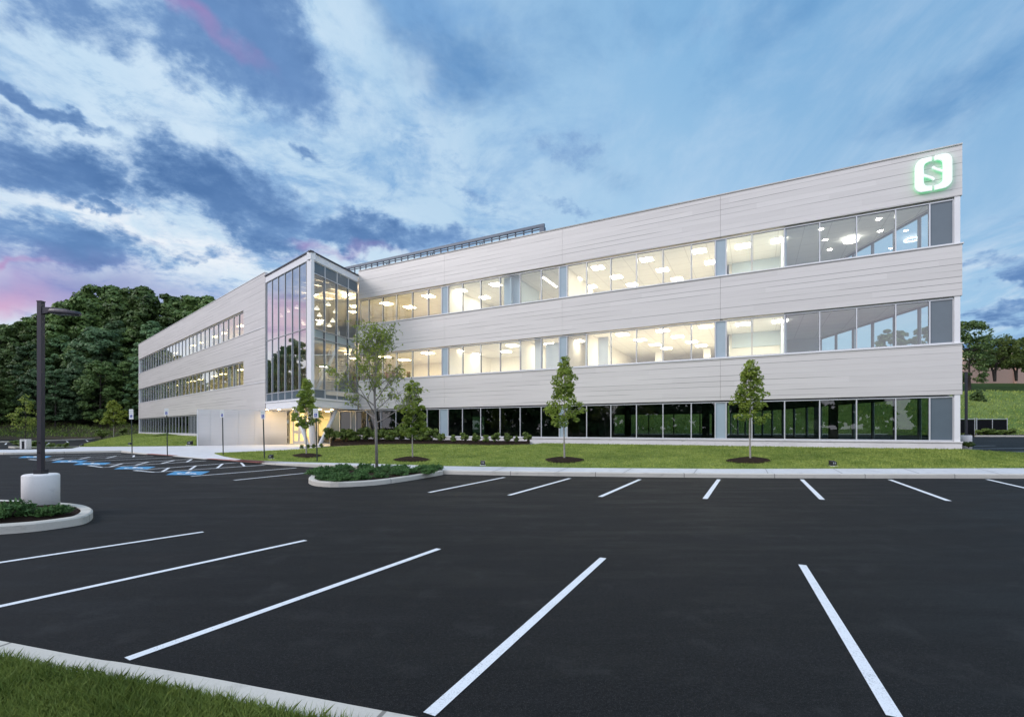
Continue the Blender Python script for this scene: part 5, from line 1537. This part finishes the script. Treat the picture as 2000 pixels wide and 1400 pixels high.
ada_sign(516.5, 896.5, 801, 818, yaw_for(516, -50), .16, 'accessible parking sign next to a dark landscape light, left of the slim tree')
ada_sign(619.5, 901.5, 798, 816, yaw_for(619, -46), .16, 'accessible parking sign before the entrance columns, right of the slim tree')

def ground_light(loc, s, label):
    s *= .72
    t = thing('landscape_light', loc, label, 'ground light', 'landscape lights on the lawns')
    m = MB(); m.box(-.17 * s, -.17 * s, -.03, .17 * s, .17 * s, .03 * s); o = m.build('concrete_pad', M['lampbase'], loc=(0, 0, 0)); o.parent = t
    m = MB(); m.prism([(-.13 * s, -.12 * s), (.13 * s, -.12 * s), (.13 * s, .13 * s), (-.13 * s, .13 * s)], .031 * s, [.24 * s, .24 * s, .29 * s, .29 * s])
    o = m.build('housing', M['black'], loc=(0, 0, 0)); o.parent = t
    mod = o.modifiers.new('bevel', 'BEVEL'); mod.width = .03 * s; mod.segments = 3
    m = MB()
    for x in (-.06, .03): m.box(x * s, -.128 * s, .12 * s, (x + .045) * s, -.121 * s, .21 * s)
    g = m.build('lens', M['galv'], loc=(0, 0, 0)); g.parent = o
for px, py, s, lab in ((943, 908.5, .95, 'small black landscape light on the lawn between the juniper island and the middle tree'), (1626.5, 910, 1.05, 'small black landscape light on the lawn right of the tree nearest the lit sign'),
                       (529, 895.5, 1.0, 'small black landscape light beside the fourth parking sign from the left')):
    ground_light(lawn_at(px, py), s, lab)
for px, t_, s, lab in ((371, .05, 1.7, 'black landscape light at the end of the white entrance wall'), (254, .08, 1.1, 'small landscape light behind the furthest left parking sign'), (160, .2, 1.0, 'small landscape light at the tip of the far left lawn')):
    ground_light(llawn(max(px, 157), t_), s, lab)

# ================================================================== FAR LEFT ISLAND
fi = [G(a, b) for a, b in ((24, 874.4), (60, 876.4), (110, 876.2), (150, 874.5))]
kerb('far_island_kerb', smooth_line(fi, 3), .15, -.25)
m = MB(); m.sheet([G(26, 873, .12), G(60, 874.5, .14), G(110, 874.4, .14), G(150, 873, .12), G(120, 869, .12), G(40, 868, .12)]); structure(m.build('far_island_grass', M['upperlawn']))
for i, (px, py) in enumerate(((36, 870), (52, 871), (66, 870.5), (80, 871), (100, 873.5), (116, 873.5), (128, 873.5))):
    place_shrub(i % 3, G(px, py, .1), (1.4, 1.4, .7) if i < 4 else .55, 'low shrub in the far island behind the lamp post', 'low shrubs of the far island')
t = thing('utility_cabinet', G(50, 875, .14), 'white concrete block standing in the far island under the thin tree', 'cabinet')
m = MB(); m.box(-.26, -.2, -.05, -.12, .2, .72); m.box(.12, -.2, -.05, .26, .2, .72); o = m.build('side_block', M['lampbase'], loc=(0, 0, 0)); o.parent = t
m = MB(); m.box(-.119, -.17, -.05, .119, .17, .55); o = m.build('cabinet_body', M['black'], loc=(0, 0, 0)); o.parent = t

# ================================================================== RIGHT SIDE: lot, slope, trees, brick building
def side_lot(px, t):
    D = 26.5 + 30 * t; return Vector(((px) * 1.0, D, .12 + .85 * t))
def lotz(D): return .12 + .85 * (D - 26.5) / 30
m = MB(); m.face([(24.3, 24, lotz(24)), (80, 24, lotz(24)), (120, 56.5, .97), (-10, 56.5, .97 + .0), (0.5, 50, lotz(50)), (23.2, 47.5, lotz(47.5))]); structure(m.build('side_lot', M['asphalt']), 'asphalt lot beside and behind the office end')
def lot_line(x0, D0, x1, D1):
    a, b = Vector((x0, D0, lotz(D0) + .005)), Vector((x1, D1, lotz(D1) + .005)); n = Vector((-(b - a).y, (b - a).x, 0)).normalized() * .07
    mm = MB(); mm.face([a + n, a - n, b - n, b + n])
    if (Vector(mm.v[1]) - Vector(mm.v[0])).cross(Vector(mm.v[2]) - Vector(mm.v[0])).z < 0: mm.f = [tuple(reversed(mm.f[0]))]
    structure(mm.build('parking_stripe', M['paint']))
for k in range(8): lot_line(28 + k * .6, 29.5 + k * 2.75, 36 + k * .6, 30.5 + k * 2.75)
for k in range(10): lot_line(2.0 + k * 2.8, 51.5, 3.2 + k * 2.8, 56)
kp = [Vector((51.0, 51.5, 0)), Vector((50.6, 52.6, 0)), Vector((51.4, 53.6, 0)), Vector((60, 54.0, 0)), Vector((80, 54.5, 0))]
# raised kerb of the fence bed
def kerb_at(name, pts, z, w):
    o, inn = kerb(name, pts, .15, w); o.location.z = z; return o
kerb_at('side_kerb', [Vector((50.8, 51.2, 0)), Vector((56, 51.0, 0)), Vector((90, 51.5, 0))], lotz(51.3), .2)
kerb_at('rear_kerb', [Vector((-15, 57.2, 0)), Vector((20, 57.0, 0)), Vector((48, 56.6, 0))], .95, .25)
def hill(x, t):
    D = 52 + 30 * t if x > 46 else 57.5 + 25 * t
    D += .10 * max(0, 46 - x) * 0
    k = min(1, t / .72); s = k * k * (3 - 2 * k)
    z = .95 + 6.4 * s + .5 * max(0, t - .72)
    z += .18 * math.sin(x * .7 + t * 9) * math.sin(math.pi * min(1, t)) + .12 * math.sin(x * 1.9)
    if x < 5: z = .95 + (z - .95) * max(0.25, (x + 40) / 45)
    return Vector((x, D, z))
xs = [-45 + 245 * i / 150 for i in range(151)]
structure(grid_mesh('hill', xs, [i / 18 for i in range(19)], hill, M['hillgrass']), 'steep bright green slope behind the right end of the office')
tuft = []
for _ in range(26000):
    p = hill(rnd.uniform(0, 110), rnd.random() * .8); tuft.append((p.x, p.y, p.z - .02))
tag(blades('grass', tuft, .12, .4, .11, M['blade'], .9), 'long rough grass on the slope behind the office end', kind='stuff')
def upper(x, t): return Vector((x, 82 + 5 * 0 + 120 * t, 7.40 + (24 * t if t < .3 else 7.2 + 9 * (t - .3))))
m = MB(); m.face([(-45, 82, 7.35), (200, 82, 7.35), (200, 87, 7.45), (-45, 87, 7.45)]); structure(m.build('hill_road', M['walk']), 'pale road running along the top of the slope')
structure(grid_mesh('upper_lawn', xs, [i / 14 for i in range(15)], lambda x, t: Vector((x, 87 + 110 * t, 7.45 + (22 * t if t < .26 else 5.72 + 4 * (t - .26)))), M['upperlawn']), 'darker lawn above the road under the trees')
# the brick building
bb = thing('brick_building', (108, 118, 13.0), 'low tan brick building behind the trees on the hill', 'building'); bb['origin'] = (108, 118, 13.0)
m = MB(); m.box(112, 116, 11, 140, 126, 18.6)
m.box(124.5, 115.4, 11, 150, 115.99, 19.4); m.build('brick_wall', M['brick'], bb)
m = MB(); m.box(113, 117, 18.61, 138, 126, 21.5); m.build('upper_wall', M['lit_wall'], bb)
m = MB(); m.box(111.8, 115.8, 18.6 + .001, 124.4, 116.9, 18.9); m.build('roof_edge', M['white'], bb)
m = MB()
for k in range(5): m.box(114 + k * 2.2, 116.93, 19.3, 115.2 + k * 2.2, 116.99, 21)
m.build('window', M['glass_dark'], bb)
# trees on the hill
def hill_tree(px, D, z, top_y, wpx, mat, seed, label, trunk=.3, n=90, per=170, leaf=.28, ms=1):
    global rng
    rng = np.random.default_rng(seed)
    p = P(px, D, z); hgt = at_h(p, top_y); w = wpx * D / F
    t = thing('hill_tree', p, label, 'tree')
    cs, rs = [], []
    for i in range(n):
        u = rng.uniform(0, 1); zz = hgt * (trunk + (1 - trunk) * u) - w * .04
        prof = math.sin(math.pi * (.14 + .80 * u)) ** .6
        a = rng.uniform(0, 6.28); r = w / 2 * prof * rng.uniform(.3, 1) ** .5
        cs.append((r * math.cos(a), r * math.sin(a), zz)); rs.append(rng.uniform(.09, .16) * w)
    C, S_, N = clump_leaves(cs, rs, per, leaf, .7); V, Fc = leaf_quads(C, S_, N); np_mesh('crown', V, Fc, mat, t)
    m = MB(); th = hgt * trunk
    for k in range(ms):
        a = k * 2.6 + .5; l = .12 * hgt if ms > 1 else 0
        m.tube([(0, 0, -.4), (l * .3 * math.cos(a), l * .3 * math.sin(a), th * .6), (l * math.cos(a), l * math.sin(a), th * 1.3), (l * 1.2 * math.cos(a), l * 1.2 * math.sin(a), hgt * .8)], [hgt * .026, hgt * .02, hgt * .014, .03], 8)
    for i in range(10):
        a = rng.uniform(0, 6.28); L = w * .38; z1 = hgt * rng.uniform(trunk * .8, .6)
        m.tube([(0, 0, z1), (L * .5 * math.cos(a), L * .5 * math.sin(a), z1 + L * .3), (L * math.cos(a), L * math.sin(a), z1 + L * .5)], [hgt * .009, hgt * .006, .02], 5)
    o = m.build('trunk', M['bark_dark'], loc=(0, 0, 0)); o.parent = t
    return t
hill_tree(1893, 96, 10.0, 628, 74, M['forest'], 51, 'tall dark tree on the hill hard against the right corner of the office', .12, 100, 70)
hill_tree(1943, 100, 12.2, 655, 78, M['yellowing'], 52, 'spreading tree before the brick building, leftmost with two pale trunks', .30, 90, 60, ms=2)
hill_tree(1985, 101, 12.4, 664, 62, M['yellowing'], 53, 'spreading yellowing tree at the right picture edge before the brick building', .32, 80, 60, ms=2)
hill_tree(2040, 106, 12.6, 640, 80, M['forest'], 54, 'dark tree outside the right picture edge on the hill', .2)
hill_tree(1740, 102, 10.5, 645, 60, M['forest'], 55, 'round dark tree seen through the second floor corner windows', .15)
hill_tree(1805, 104, 10.5, 640, 54, M['forest'], 56, 'dark tree seen through the rightmost second floor corner window', .15)
p = Vector(hill(66, .38)); p = P(1911, 66.5, 3.9)
pyramid_tree('small conical evergreen growing on the green slope behind the fence', p, at_h(p, 762), 32 * p.y / F, .05, M['forest'], 57, 80, 40, .25, bark='bark_dark')
# screened fence enclosure
f0 = P(1882, 52.5, lotz(52.5)); 
fence = thing('screened_fence', f0, 'chain fence enclosure with black privacy screen at the foot of the slope', 'fence'); fence['origin'] = tuple(f0)
hF = 33.5 * 52.5 / F
m = MB()
xs_ = [P(px, 52.5, 0).x for px in (1860, 1903.5, 1907.5, 1938, 1967)]
for i, x in enumerate(xs_):
    m = MB(); m.tube([(x, 52.5, f0.z - .1), (x, 52.5, f0.z + hF + (.12 if i in (1, 2, 4) else 0))], .05, 8); m.build('fence_post', M['galv'], fence)
for a, b in ((xs_[0], xs_[1] - .06), (xs_[2] + .06, xs_[4] - .06)):
    m = MB(); m.box(a, 52.48, f0.z + .08, b, 52.5, f0.z + hF - .06); m.build('privacy_screen', M['meshscreen'], fence)
    m = MB(); m.tube([(a, 52.5, f0.z + hF), (b, 52.5, f0.z + hF)], .035, 8); m.tube([(a, 52.53, f0.z + .05), (b, 52.53, f0.z + .05)], .03, 8); m.build('fence_rail', M['galv'], fence)
m = MB(); m.box(xs_[4] + .0, 52.6, f0.z + .08, xs_[4] + .02, 58, f0.z + hF - .06); m.build('privacy_screen', M['meshscreen'], fence)
m = MB(); m.face([(50.9, 51.3, lotz(51.3) + .13), (64, 51.3, lotz(51.3) + .13), (64, 53.2, lotz(53) + .2), (50.9, 53.2, lotz(53) + .2)]); structure(m.build('fence_bed_mulch', M['mulch']))
for i, px in enumerate((1918, 1937, 1951, 1970)):
    place_shrub(i % 3, P(px, 51.9, lotz(51.9) + .1), (1.5, 1.2, 1.1), 'low dark shrub at the foot of the screened fence', 'shrubs along the screened fence')
place_shrub(1, P(1892, 27.5, .6), (.8, .8, .5), 'small low shrub at the right corner of the office plinth', None)

# labels for forest prototypes never placed would be empty
for o in list(scene.objects):
    if o.type == 'EMPTY' and o.parent is None and not o.get('label'):
        for c in list(o.children): bpy.data.objects.remove(c)
        bpy.data.objects.remove(o)
for o in list(bpy.data.objects):
    if o.name == 'x': bpy.data.objects.remove(o)
